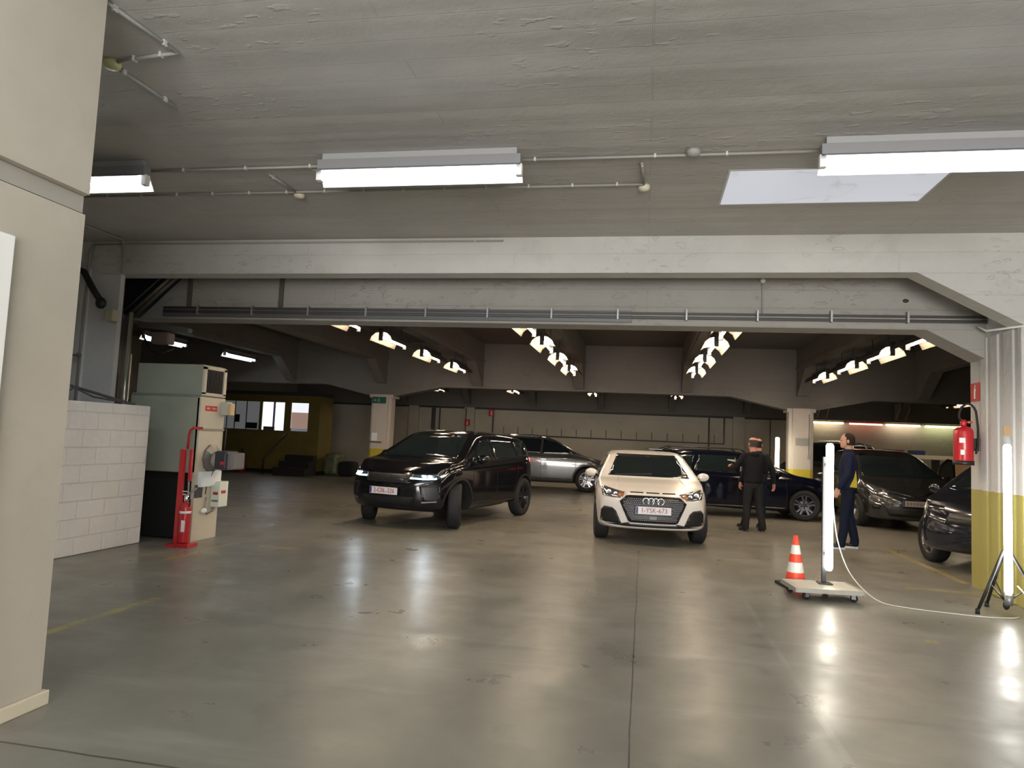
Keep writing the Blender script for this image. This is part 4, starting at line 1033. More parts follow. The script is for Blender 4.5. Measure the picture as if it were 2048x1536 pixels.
# ---------------- white hatchback
SP_A1 = dict(wb=2.56, wr=.315, cf=.34, cr=.15, tumble=.36,
    top=[(-1.95, .92), (-1.84, 1.04), (-1.55, 1.27), (-1.2, 1.365), (-.6, 1.405), (-.1, 1.40), (.22, 1.345), (.62, 1.18), (1.0, .995), (1.12, .955), (1.5, .905), (1.82, .835), (2.0, .775), (2.08, .70)],
    belt=[(-1.95, .86), (-1.4, .96), (-.5, .93), (.9, .92), (1.12, .885), (1.6, .82), (1.9, .765), (2.08, .66)],
    wid=[(-1.95, .74), (-1.7, .83), (-1.28, .865), (0, .86), (1.28, .87), (1.7, .85), (1.95, .80), (2.08, .76)],
    bot=[(-1.95, .36), (-1.6, .24), (0, .19), (1.6, .19), (1.9, .22), (2.08, .25)],
    lean=[(.2, .03), (.35, .0), (.6, .0), (.75, .05), (.9, .12)])
W_PAINT = paint('white_car_paint', (.72, .68, .64), metal=0, rough=.3)
a = Car('white hatchback facing the camera in the middle, four rings on its black grille', SP_A1, (0.02, 12.91), math.radians(-86), (W_PAINT, M_GLASS, M_ALLOY))
a.wheels('five_twin', .05)
ws = [(-.66, .985), (-.62, 1.06), (-.50, 1.335), (.50, 1.335), (.62, 1.06), (.66, .985)]
a.panel('windscreen', ws, 'F', M_GLASS, .004, .05)
a.strip('wiper', [(-.55, .995), (0.05, 1.02)], 'F', .02, M_BLACK, .015)
for vw in 'LR':
    a.panel('side_window', [(.78, .965), (.40, 1.18), (.22, 1.27), (-.10, 1.31), (-.12, .95)], vw, M_GLASS, .004)
    a.panel('side_window', [(-.17, .95), (-.15, 1.31), (-.8, 1.30), (-.95, .98)], vw, M_GLASS, .004)
    a.strip('door_seam', [(.80, .90), (.84, .5), (.80, .28)], vw, .008, M_MATT)
    a.strip('door_seam', [(-.14, .92), (-.16, .28)], vw, .008, M_MATT)
    a.strip('sill_trim', [(.85, .25), (-.85, .25)], vw, .05, M_BLACK)
gl = a.panel('grille', [(-.345, .728), (-.40, .718), (-.487, .645), (-.36, .368), (-.33, .352), (.33, .352), (.36, .368), (.487, .645), (.40, .718), (.345, .728)], 'F', M_BLACK, .006, .05)
hx = MB()
for j in range(13):
    for i in range(31):
        y = -.46 + i * .0305 + (.015 if j % 2 else 0); z = .385 + j * .026
        hw = .485 - max(0, (.645 - z)) * .45 if z < .645 else .485 - (z - .645) * 1.6
        if abs(y) < hw - .03 and not (abs(y) < .28 and .455 < z < .60):
            p, nr = a.hit(y, z, 'F'); hx.box(p.x - .002, p.x + .010, y - .010, y + .010, z - .007, z + .007)
hx.build('grille_mesh', pm('grille_grey', (.05, .05, .055), .35, metal=.4), gl)
ge = [(-.345, .728), (-.40, .718), (-.487, .645), (-.36, .368), (-.33, .352), (.33, .352), (.36, .368), (.487, .645), (.40, .718), (.345, .728), (-.345, .728)]
a.strip('grille_edge', ge, 'F', .014, pm('satin_black', (.02, .02, .02), .3), .012, gl)
rg = MB()
px = a.hit(0, .665, 'F')[0].x + .012
for k in range(4):
    yc = (k - 1.5) * .072
    rg.tube([(px + .002 * (k % 2), yc + .047 * math.cos(q), .668 + .047 * math.sin(q)) for q in [2 * PI * i / 24 for i in range(25)]], .0065, 6, cap=False)
rg.build('ring_badge', M_CHROME, a.root)
p, _ = a.hit(0, .535, 'F'); a.plate('1-YSK-673', p.x + .022, .535)
MB().box(p.x - .02, p.x + .012, -.06, .06, .395, .455, .006).build('radar_panel', pm('radar', (.10, .10, .10), .3), gl)
hl = [(.39, .770), (.47, .690), (.60, .690), (.745, .712), (.765, .80), (.755, .845), (.70, .835), (.55, .80)]
M_HLG = pm('headlight_glass', (.42, .42, .44), .08, metal=.85, coat=1)
for o, sg in zip(a.both('headlight', hl, M_HLG, off=.006, step=.03), (1, -1)):
    b = MB()
    for (y, z, r) in ((.66, .765, .038), (.56, .748, .028)):
        q, _ = a.hit(sg * y, z, 'F'); b.lathe([(0, .0), (r * .5, .004), (r, .018), (r * 1.08, .012)], (q.x, q.y, q.z), 'x', 16)
    b.build('lamp_lens', pm('lens_lit', (.9, .9, .9), .05, metal=.3, coat=1), o)
    q, _ = a.hit(sg * .44, .745, 'F')
    a.panel('turn_signal', [(sg * .405, .765), (sg * .47, .70), (sg * .53, .70), (sg * .50, .785)], 'F', pm('amber', (.30, .12, .05), .25, coat=1), .009, .04, o)
a.both('bumper_intake', [(.46, .315), (.545, .50), (.60, .545), (.72, .558), (.765, .50), (.775, .34), (.70, .318)], M_BLACK, off=.005, step=.04)
a.panel('lower_lip_gap', [(-.72, .300), (-.46, .322), (-.36, .345), (-.33, .322), (.33, .322), (.36, .345), (.46, .322), (.72, .300), (.40, .283), (-.40, .283)], 'F', M_BLACK, .005, .05)
for k in (-1, 0, 1): a.panel('hood_slot', [(k * .24 - .10, .775), (k * .24 + .10, .775), (k * .24 + .095, .788), (k * .24 - .095, .788)], 'F', M_MATT, .004, .05)
a.both('hood_crease', [(.52, .83), (.535, .83), (.50, .97), (.485, .97)], W_PAINT, off=.004, step=.05)
a.mirror(.62, 1.0)
MB().ball((.30, .0, 1.29), (.03, .09, .03), 8).build('rear_view_mirror', M_BLACK, a.root)

# ---------------- black SUV, headlights on, wheels turned
SP_EV = dict(wb=2.68, wr=.37, cf=.38, cr=.20, tumble=.34, arch=1.12,
    top=[(-2.16, 1.02), (-2.08, 1.16), (-1.85, 1.44), (-1.6, 1.53), (-1.1, 1.58), (-.4, 1.625), (.1, 1.61), (.42, 1.555), (.8, 1.34), (1.15, 1.14), (1.30, 1.10), (1.75, 1.06), (2.02, .98), (2.12, .92), (2.17, .80)],
    belt=[(-2.16, .98), (-1.5, 1.13), (0, 1.06), (1.1, 1.03), (1.3, 1.02), (1.9, .96), (2.17, .76)],
    wid=[(-2.16, .78), (-1.8, .91), (-1.34, .95), (-.3, .92), (.4, .92), (1.34, .955), (1.75, .93), (2.0, .88), (2.17, .84)],
    bot=[(-2.16, .42), (-1.8, .30), (0, .25), (1.6, .25), (2.0, .28), (2.17, .31)],
    lean=[(.3, .07), (.45, .01), (.65, .0), (.9, .05), (1.0, .10)])
K_PAINT = pm('black_car_paint', (.006, .006, .008), .10, coat=.3, spec=.35)
e = Car('black SUV at centre left with lit headlights and turned front wheels', SP_EV, (-3.54, 12.90), math.radians(-103.7), (K_PAINT, M_GLASS, M_DALLOY))
e.wheels('five_twin', math.radians(27))
e.panel('windscreen', [(-.74, 1.135), (-.68, 1.24), (-.55, 1.535), (.55, 1.535), (.68, 1.24), (.74, 1.135)], 'F', M_GLASS, .004, .05)
for vw in 'LR':
    e.panel('side_window', [(.86, 1.09), (.50, 1.33), (.32, 1.45), (-.05, 1.49), (-.08, 1.10)], vw, M_GLASS, .004)
    e.panel('side_window', [(-.14, 1.10), (-.11, 1.49), (-.95, 1.455), (-1.05, 1.13)], vw, M_GLASS, .004)
    e.panel('side_window', [(-1.11, 1.14), (-1.02, 1.45), (-1.45, 1.43), (-1.72, 1.28), (-1.60, 1.18)], vw, M_GLASS, .004)
    e.strip('door_seam', [(.86, 1.02), (.90, .6), (.86, .36)], vw, .008, M_MATT); e.strip('door_seam', [(-.10, 1.05), (-.12, .36)], vw, .008, M_MATT); e.strip('door_seam', [(-1.02, 1.08), (-.98, .8), (-.82, .5)], vw, .008, M_MATT)
    for x in (.02, -.90): e.strip('door_handle', [(x, .93), (x - .17, .935)], vw, .02, K_PAINT, .012)
    e.strip('sill_trim', [(.88, .34), (-.88, .34)], vw, .12, M_BLACK, .012)
    for x in (1.34, -1.34):
        e.strip('arch_trim', [(x + .43 * math.cos(q), .38 + .43 * math.sin(q)) for q in [PI * k / 14 for k in range(15)]], vw, .035, M_BLACK, .014)
    e.strip('roof_rail', [(.25, 1.595), (-1.3, 1.55)], vw, .02, M_BLACK, .02)
e.mirror(.74, 1.13, size=1.15)
M_BRAKE = glow('brake_light', (1.0, .03, .03), 14.0)
e.both('tail_light', [(.42, 1.06), (.80, 1.04), (.82, 1.13), (.45, 1.14)], M_BRAKE, view='B', off=.008, step=.05)
e.panel('rear_window', [(-.62, 1.22), (-.50, 1.46), (.50, 1.46), (.62, 1.22)], 'B', M_GLASS, .004, .06)
M_EVL = glow('led_lamp', (.78, .93, 1.0), 170.0)
M_EVD = glow('daytime_strip', (.45, .80, .95), 2.6)
hl = [(.40, .815), (.47, .79), (.78, .80), (.85, .86), (.86, .905), (.66, .875), (.42, .87)]
for o, sg in zip(e.both('headlight', hl, pm('headlight_dark', (.05, .07, .08), .1, coat=1), off=.006, step=.035), (1, -1)):
    b = MB()
    for y in (.60, .68):
        q, _ = e.hit(sg * y, .845, 'F'); b.box(q.x - .01, q.x + .012, q.y - .034, q.y + .034, q.z - .020, q.z + .020, .006)
    b.build('lamp_beam', M_EVL, o)
    e.strip('daytime_strip', [(sg * .41, .812), (sg * .60, .805), (sg * .76, .812), (sg * .85, .875)], 'F', .022, M_EVD, .012, o)
eg = e.panel('grille', [(-.40, .87), (-.42, .80), (-.36, .73), (.36, .73), (.42, .80), (.40, .87)], 'F', M_BLACK, .006, .05)
hx = MB()
for j in range(4):
    for i in range(19):
        y = -.36 + i * .04 + (.02 if j % 2 else 0); z = .75 + j * .03
        if abs(y) < .385:
            p, nr = e.hit(y, z, 'F'); hx.box(p.x, p.x + .010, y - .013, y + .013, z - .009, z + .009)
hx.build('grille_mesh', M_DKMET, eg)
p, _ = e.hit(.28, .79, 'F')
MB().box(p.x + .006, p.x + .014, .24, .32, .775, .800, .004).build('oval_badge', M_GALV, eg)
p, _ = e.hit(0, .60, 'F'); e.plate('2-CBL-226', p.x + .02, .60)
e.panel('lower_intake', [(-.50, .52), (-.42, .40), (.42, .40), (.50, .52)], 'F', M_MATT, .005, .05)
for o, sg in zip(e.both('bumper_intake', [(.56, .70), (.62, .46), (.78, .44), (.84, .52), (.80, .68), (.68, .72)], M_BLACK, off=.005, step=.04), (1, -1)):
    e.strip('intake_blade', [(sg * .62, .66), (sg * .66, .5)], 'F', .02, M_DKMET, .012, o); e.strip('intake_blade', [(sg * .60, .44), (sg * .80, .46)], 'F', .018, M_GALV, .010, o)

# ---------------- grey SUV side-on behind
SP_GS = dict(wb=2.68, wr=.36, cf=.40, cr=.2, tumble=.36,
    top=[(-2.2, 1.0), (-2.1, 1.15), (-1.85, 1.45), (-1.6, 1.58), (-1.0, 1.64), (-.4, 1.66), (.1, 1.62), (.5, 1.47), (.9, 1.25), (1.2, 1.10), (1.4, 1.05), (1.9, .95), (2.15, .86), (2.22, .74)],
    belt=[(-2.2, .96), (-1.5, 1.10), (0, 1.05), (1.2, 1.02), (1.8, .92), (2.22, .70)],
    wid=[(-2.2, .76), (-1.8, .89), (-1.34, .92), (0, .91), (1.34, .925), (1.8, .90), (2.22, .80)],
    bot=[(-2.2, .40), (-1.8, .28), (0, .23), (1.7, .24), (2.22, .30)], lean=[(.3, .04), (.6, 0), (.95, .1)])
G_PAINT = paint('grey_car_paint', (.070, .072, .074), metal=.2, rough=.28)
gc = Car('dark grey SUV standing side-on behind the black SUV and the white hatchback', SP_GS, (-3.10, 22.15), math.radians(7), (G_PAINT, M_GLASS, M_ALLOY))
gc.wheels('five_twin')
def side_glass(c, vws, L1, mats=M_GLASS):
    for vw in vws:
        for q in L1: c.panel('side_window', q, vw, mats, .004)
side_glass(gc, 'LR', ([(1.0, 1.10), (.62, 1.33), (.35, 1.46), (0, 1.53), (-.03, 1.09)], [(-.09, 1.09), (-.06, 1.53), (-.9, 1.54), (-1.0, 1.12)], [(-1.06, 1.13), (-.98, 1.54), (-1.45, 1.49), (-1.68, 1.26)]))
for vw in 'LR':
    gc.strip('door_seam', [(1.0, 1.02), (.98, .33)], vw, .01, M_MATT); gc.strip('door_seam', [(-.06, 1.05), (-.06, .33)], vw, .01, M_MATT); gc.strip('sill_trim', [(.9, .31), (-.9, .31)], vw, .12, M_BLACK, .01)
    for x in (.1, -.85): gc.strip('door_handle', [(x, .93), (x - .17, .935)], vw, .025, M_CHROME, .012)
    gc.strip('roof_rail', [(.1, 1.63), (-1.5, 1.60)], vw, .025, M_CHROME, .02)
    for x in (1.34, -1.34):
        gc.strip('arch_trim', [(x + .43 * math.cos(q), .37 + .43 * math.sin(q)) for q in [PI * k / 14 for k in range(15)]], vw, .05, M_BLACK, .012)
gc.panel('windscreen', [(-.70, 1.12), (-.55, 1.55), (.55, 1.55), (.70, 1.12)], 'F', M_GLASS, .004, .06)
gc.mirror(.85, 1.12)
gc.both('headlight', [(.45, .80), (.78, .82), (.80, .92), (.50, .90)], M_HLG, off=.006, step=.05)
gc.both('tail_light', [(.45, 1.0), (.80, .98), (.80, 1.12), (.50, 1.12)], M_SIGNR, view='B', off=.006, step=.05)

# ---------------- black estate with roof rails
SP_ES = dict(wb=2.66, wr=.335, cf=.40, cr=.22, tumble=.36,
    top=[(-2.3, .92), (-2.2, 1.06), (-1.95, 1.36), (-1.7, 1.425), (-1.0, 1.455), (-.3, 1.46), (.15, 1.42), (.5, 1.29), (.95, 1.06), (1.15, .98), (1.7, .91), (2.05, .82), (2.18, .70)],
    belt=[(-2.3, .88), (-1.5, .99), (0, .95), (1.1, .91), (1.7, .85), (2.18, .66)],
    wid=[(-2.3, .74), (-1.9, .87), (-1.33, .90), (0, .89), (1.33, .90), (1.8, .88), (2.18, .78)],
    bot=[(-2.3, .36), (-1.8, .24), (0, .17), (1.7, .18), (2.18, .24)], lean=[(.2, .04), (.5, 0), (.85, .1)])
N_PAINT = pm('blue_black_car_paint', (.004, .005, .012), .10, coat=.3, spec=.35)
es = Car('long black estate car with roof rails, side-on behind the white hatchback and the two men', SP_ES, (2.10, 17.20), math.radians(4), (N_PAINT, M_GLASS, M_DALLOY))
es.wheels('five_twin', math.radians(-12))
side_glass(es, 'LR', ([(.92, .965), (.55, 1.16), (.25, 1.29), (-.05, 1.335), (-.07, .965)], [(-.12, .965), (-.10, 1.34), (-.95, 1.345), (-1.05, .99)], [(-1.11, 1.0), (-1.02, 1.345), (-1.55, 1.32), (-1.82, 1.20), (-1.70, 1.04)]))
for vw in 'LR':
    es.strip('door_seam', [(.92, .9), (.95, .3)], vw, .01, M_MATT); es.strip('door_seam', [(-.1, .93), (-.1, .3)], vw, .01, M_MATT)
    for x in (.1, -.85): es.strip('door_handle', [(x, .84), (x - .17, .845)], vw, .025, M_CHROME, .012)
    es.strip('sill_chrome', [(.9, .26), (-.9, .26)], vw, .015, M_CHROME, .006)
    sg = 1 if vw == 'L' else -1
    b = MB(); b.tube([(.1, sg * .56, 1.43), (0, sg * .57, 1.50), (-1.5, sg * .57, 1.50), (-1.7, sg * .56, 1.43)], .016, 8); b.build('roof_rail', M_BLACK, es.root)
b = MB(); b.box(-2.05, -1.72, -.55, .55, 1.395, 1.43, .012); b.build('roof_spoiler', N_PAINT, es.root)
es.panel('windscreen', [(-.66, 1.0), (-.52, 1.36), (.52, 1.36), (.66, 1.0)], 'F', M_GLASS, .004, .06)
es.mirror(.78, 1.0)
es.both('headlight', [(.42, .70), (.78, .70), (.80, .80), (.50, .79)], M_HLG, off=.006, step=.05)
es.panel('grille', [(-.38, .74), (-.46, .6), (-.38, .36), (.38, .36), (.46, .6), (.38, .74)], 'F', M_BLACK, .006, .06)
es.both('tail_light', [(.45, .9), (.78, .88), (.78, 1.0), (.5, 1.02)], M_SIGNR, view='B', off=.006, step=.05)

# ---------------- dark people carrier facing the camera
SP_MP = dict(wb=2.72, wr=.34, cf=.46, cr=.2, tumble=.34,
    top=[(-2.1, 1.0), (-2.0, 1.2), (-1.8, 1.5), (-1.5, 1.60), (-.8, 1.64), (-.1, 1.62), (.35, 1.52), (.9, 1.28), (1.35, 1.04), (1.55, .98), (1.9, .88), (2.15, .78), (2.24, .68)],
    belt=[(-2.1, .94), (-1.4, 1.03), (0, .99), (1.2, .95), (1.8, .84), (2.24, .64)],
    wid=[(-2.1, .76), (-1.8, .88), (-1.36, .91), (0, .905), (1.36, .92), (1.8, .90), (2.24, .80)],
    bot=[(-2.1, .36), (-1.8, .24), (0, .18), (1.7, .18), (2.24, .22)], lean=[(.2, .04), (.5, 0), (.9, .12)])
D_PAINT = paint('dark_grey_car_paint', (.028, .029, .031), metal=.4, rough=.25)
mp = Car('dark grey people carrier facing the camera at right with a rear door open', SP_MP, (5.40, 17.62), math.radians(-91), (D_PAINT, M_GLASS, M_ALLOY))
mp.wheels('five')
mp.panel('windscreen', [(-.78, 1.06), (-.58, 1.53), (.58, 1.53), (.78, 1.06)], 'F', M_GLASS, .004, .06)
side_glass(mp, 'LR', ([(1.0, 1.03), (.55, 1.30), (.25, 1.44), (0, 1.49), (-.03, 1.02)], [(-.09, 1.02), (-.06, 1.49), (-.9, 1.49), (-1.0, 1.05)]))
hl = [(.44, .80), (.46, .70), (.72, .70), (.82, .84), (.80, .92), (.70, .90)]
for o, sg in zip(mp.both('headlight', hl, M_HLG, off=.006, step=.05), (1, -1)):
    b = MB()
    for y in (.56, .68):
        q, _ = mp.hit(sg * y, .77, 'F'); b.lathe([(0, .0), (.03, .01), (.045, .02)], (q.x, q.y, q.z), 'x', 12)
    b.build('lamp_lens', M_CHROME, o)
mp.strip('chrome_chevron', [(-.44, .80), (0, .70), (.44, .80)], 'F', .02, M_CHROME, .012)
mp.strip('chrome_chevron', [(-.44, .72), (0, .63), (.44, .72)], 'F', .015, M_CHROME, .012)
mp.panel('lower_intake', [(-.55, .50), (-.48, .30), (.48, .30), (.55, .50)], 'F', M_BLACK, .006, .06)
for o, sg in zip(mp.both('fog_lamp', [(.62, .42), (.74, .42), (.74, .50), (.62, .50)], M_BLACK, off=.006, step=.06), (1, -1)):
    mp.strip('fog_trim', [(sg * .60, .52), (sg * .78, .54)], 'F', .022, M_CHROME, .012, o)
p, _ = mp.hit(0, .57, 'F'); pl = mp.plate(None, p.x + .02, .565, pm('plate_dim', (.38, .36, .34), .5))
b = MB()
for k in range(7): b.box(.007, .009, -.19 + k * .06, -.15 + k * .06, -.03, .03)
b.build('plate_letters', pm('blur_letters', (.25, .18, .18), .6), pl)
mp.mirror(1.0, 1.06)
# its opened door
dr = thing('open_door', None, None, (.62, .89, 0), math.radians(-42)); dr.parent = mp.root
b = MB(); b.box(-.98, 0, -.03, .04, .30, .98, .02); b.build('door_panel', D_PAINT, dr)
b = MB(); fr = [(-.02, .98), (-.30, 1.33), (-.62, 1.46), (-.92, 1.44), (-.97, .98)]
b.tube([(x, 0, z) for x, z in fr], .028, 8); b.build('door_frame', M_BLACK, dr)
MB().prism([(-.06, .98), (-.31, 1.31), (-.62, 1.44), (-.90, 1.42), (-.95, .98)], 'y', -.004, .004).build('door_glass', pm('door_glass_m', (.10, .12, .11), .05, coat=.6), dr)

# ---------------- dark car at the right edge, nose towards the camera
SP_RC = dict(wb=2.66, wr=.345, cf=.42, cr=.2, tumble=.36,
    top=[(-2.15, .95), (-2.05, 1.1), (-1.8, 1.38), (-1.4, 1.47), (-.6, 1.52), (0, 1.50), (.35, 1.42), (.8, 1.20), (1.12, 1.02), (1.3, .97), (1.8, .90), (2.05, .81), (2.15, .70)],
    belt=[(-2.15, .90), (-1.4, 1.0), (0, .97), (1.1, .94), (1.7, .87), (2.15, .66)],
    wid=[(-2.15, .76), (-1.8, .88), (-1.33, .91), (0, .90), (1.33, .92), (1.75, .89), (2.15, .80)],
    bot=[(-2.15, .36), (-1.8, .26), (0, .20), (1.7, .21), (2.15, .25)], lean=[(.2, .04), (.5, 0), (.85, .1)])
rc = Car('dark blue-black car at the right edge, half hidden by the pier', SP_RC, (5.69, 11.98), math.radians(-129), (paint('navy_car_paint', (.010, .012, .022), metal=.2, rough=.2), M_GLASS, M_ALLOY))
rc.wheels('five', math.radians(42))
rc.panel('windscreen', [(-.70, 1.05), (-.54, 1.41), (.54, 1.41), (.70, 1.05)], 'F', M_GLASS, .004, .06)
side_glass(rc, 'LR', ([(.95, 1.0), (.55, 1.22), (.25, 1.35), (0, 1.39), (-.03, .99)], [(-.09, .99), (-.06, 1.39), (-.85, 1.38), (-1.0, 1.02)]))
rc.mirror(.80, 1.04)
rc.both('headlight', [(.45, .74), (.76, .76), (.80, .86), (.52, .84)], pm('smoked_lamp', (.03, .03, .035), .08, coat=1), off=.006, step=.05)
rc.panel('grille', [(-.40, .76), (-.44, .62), (.44, .62), (.40, .76)], 'F', M_BLACK, .006, .06)
for vw in 'LR':
    rc.strip('door_seam', [(.95, .92), (.98, .3)], vw, .01, M_MATT)

# ---------------- pale-roofed car behind the man in navy
SP_WC = dict(wb=2.6, wr=.36, cf=.42, cr=.2, tumble=.30,
    top=[(-2.05, 1.1), (-1.95, 1.4), (-1.8, 1.70), (-1.4, 1.82), (-.6, 1.88), (0, 1.84), (.35, 1.74), (.8, 1.40), (1.1, 1.22), (1.3, 1.17), (1.8, 1.09), (2.0, .98), (2.1, .82)],
    belt=[(-2.05, 1.04), (-1.4, 1.16), (0, 1.14), (1.1, 1.12), (1.7, 1.04), (2.1, .78)],
    wid=[(-2.05, .74), (-1.7, .87), (-1.3, .90), (0, .89), (1.3, .90), (1.7, .88), (2.1, .78)],
    bot=[(-2.05, .42), (-1.8, .3), (0, .26), (1.7, .27), (2.1, .32)], lean=[(.2, .04), (.6, 0), (1.0, .1)])
wc = Car('tall dark car with a pale roof behind the man in the navy jacket', SP_WC, (5.55, 22.8), math.radians(-128), (paint('mauve_grey_paint', (.10, .095, .10), metal=.3, rough=.25), M_GLASS, M_ALLOY))
wc.wheels('five')
wc.panel('roof_panel', [(-1.6, -.52), (-.1, -.56), (.1, -.50), (.1, .50), (-.1, .56), (-1.6, .52)], 'T', paint('pale_roof', (.62, .66, .70), metal=.1), .008, .08)
wc.panel('windscreen', [(-.70, 1.24), (-.54, 1.73), (.54, 1.73), (.70, 1.24)], 'F', M_GLASS, .004, .06)
side_glass(wc, 'LR', ([(.92, 1.20), (.45, 1.58), (.2, 1.70), (0, 1.73), (-.03, 1.17)], [(-.09, 1.17), (-.06, 1.73), (-.85, 1.74), (-.9, 1.2)], [(-1.0, 1.2), (-.95, 1.73), (-1.5, 1.68), (-1.7, 1.3)]))
for vw in 'LR': wc.strip('pale_pillar', [(-.93, 1.16), (-.90, 1.80)], vw, .09, paint('pale_roof', (.62, .66, .70)), .01)
wc.both('headlight', [(.45, .90), (.74, .92), (.78, 1.02), (.52, 1.0)], M_HLG, off=.006, step=.05)
wc.both('tail_light', [(.55, 1.1), (.80, 1.1), (.78, 1.5), (.62, 1.5)], glow('tail_red', (.9, .05, .04), .6), view='B', off=.006, step=.05)
wc.mirror(.75, 1.2)
for vw in 'LR': wc.strip('roof_rail', [(.2, 1.80), (-.5, 1.84), (-1.4, 1.78)], vw, .07, paint('pale_roof', (.62, .66, .70)), .012)

# ================================================================== PEOPLE
def eloft(b, rings, n=20):
    """rings: (x, y, z, rx, ry) ellipses stacked upwards"""
    R = []
    for (x, y, z, rx, ry) in rings:
        R.append([b.bm.verts.new((x + rx * math.cos(2 * PI * k / n), y + ry * math.sin(2 * PI * k / n), z)) for k in range(n)])
    for p, q in zip(R, R[1:]):
        for k in range(n): b.bm.faces.new((p[k], p[(k + 1) % n], q[(k + 1) % n], q[k]))
    b.bm.faces.new(list(reversed(R[0]))); b.bm.faces.new(R[-1])
def fused(b, name, m, parent, voxel, smooth=3):
    """melt the gathered shapes into one continuous skin"""
    bmesh.ops.recalc_face_normals(b.bm, faces=b.bm.faces)
    me = bpy.data.meshes.new('tmp'); b.bm.to_mesh(me); b.bm.free()
    o = bpy.data.objects.new('tmp', me); COL.objects.link(o)
    r = o.modifiers.new('r', 'REMESH'); r.mode = 'VOXEL'; r.voxel_size = voxel
    sm = o.modifiers.new('s', 'SMOOTH'); sm.iterations = smooth; sm.factor = .5
    fm = evaluated_mesh(o); bpy.data.objects.remove(o)
    fm.name = name; fm.materials.clear(); fm.materials.append(m)
    for p in fm.polygons: p.use_smooth = True
    ob = bpy.data.objects.new(name, fm); COL.objects.link(ob); ob.parent = parent
    return ob
def hand(b, w, d, nrm, curl=.5, side=1):
    """wrist w, pointing d, palm facing nrm"""
    w, d, nrm = Vector(w), Vector(d).normalized(), Vector(nrm)
    nrm = (nrm - d * nrm.dot(d)).normalized(); s = d.cross(nrm) * side
    for k in range(4): b.tube([w - d * .02 + s * (k - 1.5) * .012, w + d * .045 + s * (k - 1.5) * .019, w + d * .088 + s * (k - 1.5) * .020], .013, 8, rads=[.014, .0145, .0115])
    for k, ln in enumerate((.070, .080, .074, .058)):
        p = w + d * .086 + s * (1.5 - k) * .021; a = curl * .5; pts = [p - d * .012, p]
        for seg in (.45, .30, .25):
            dd = d * math.cos(a) + nrm * math.sin(a); p = p + dd * ln * seg; pts.append(p); a += curl * .8
        b.tube(pts, .009, 8, rads=[.0105, .0105, .0095, .0085, .007])
    p = w + d * .028 + s * .022
    q = p + (s * .75 + d * .6 + nrm * .35).normalized() * .042; r = q + (d * .9 + nrm * .5 + s * .1).normalized() * .030
    b.tube([p - s * .01, p, q, r], .011, 8, rads=[.014, .0145, .0115, .0085])
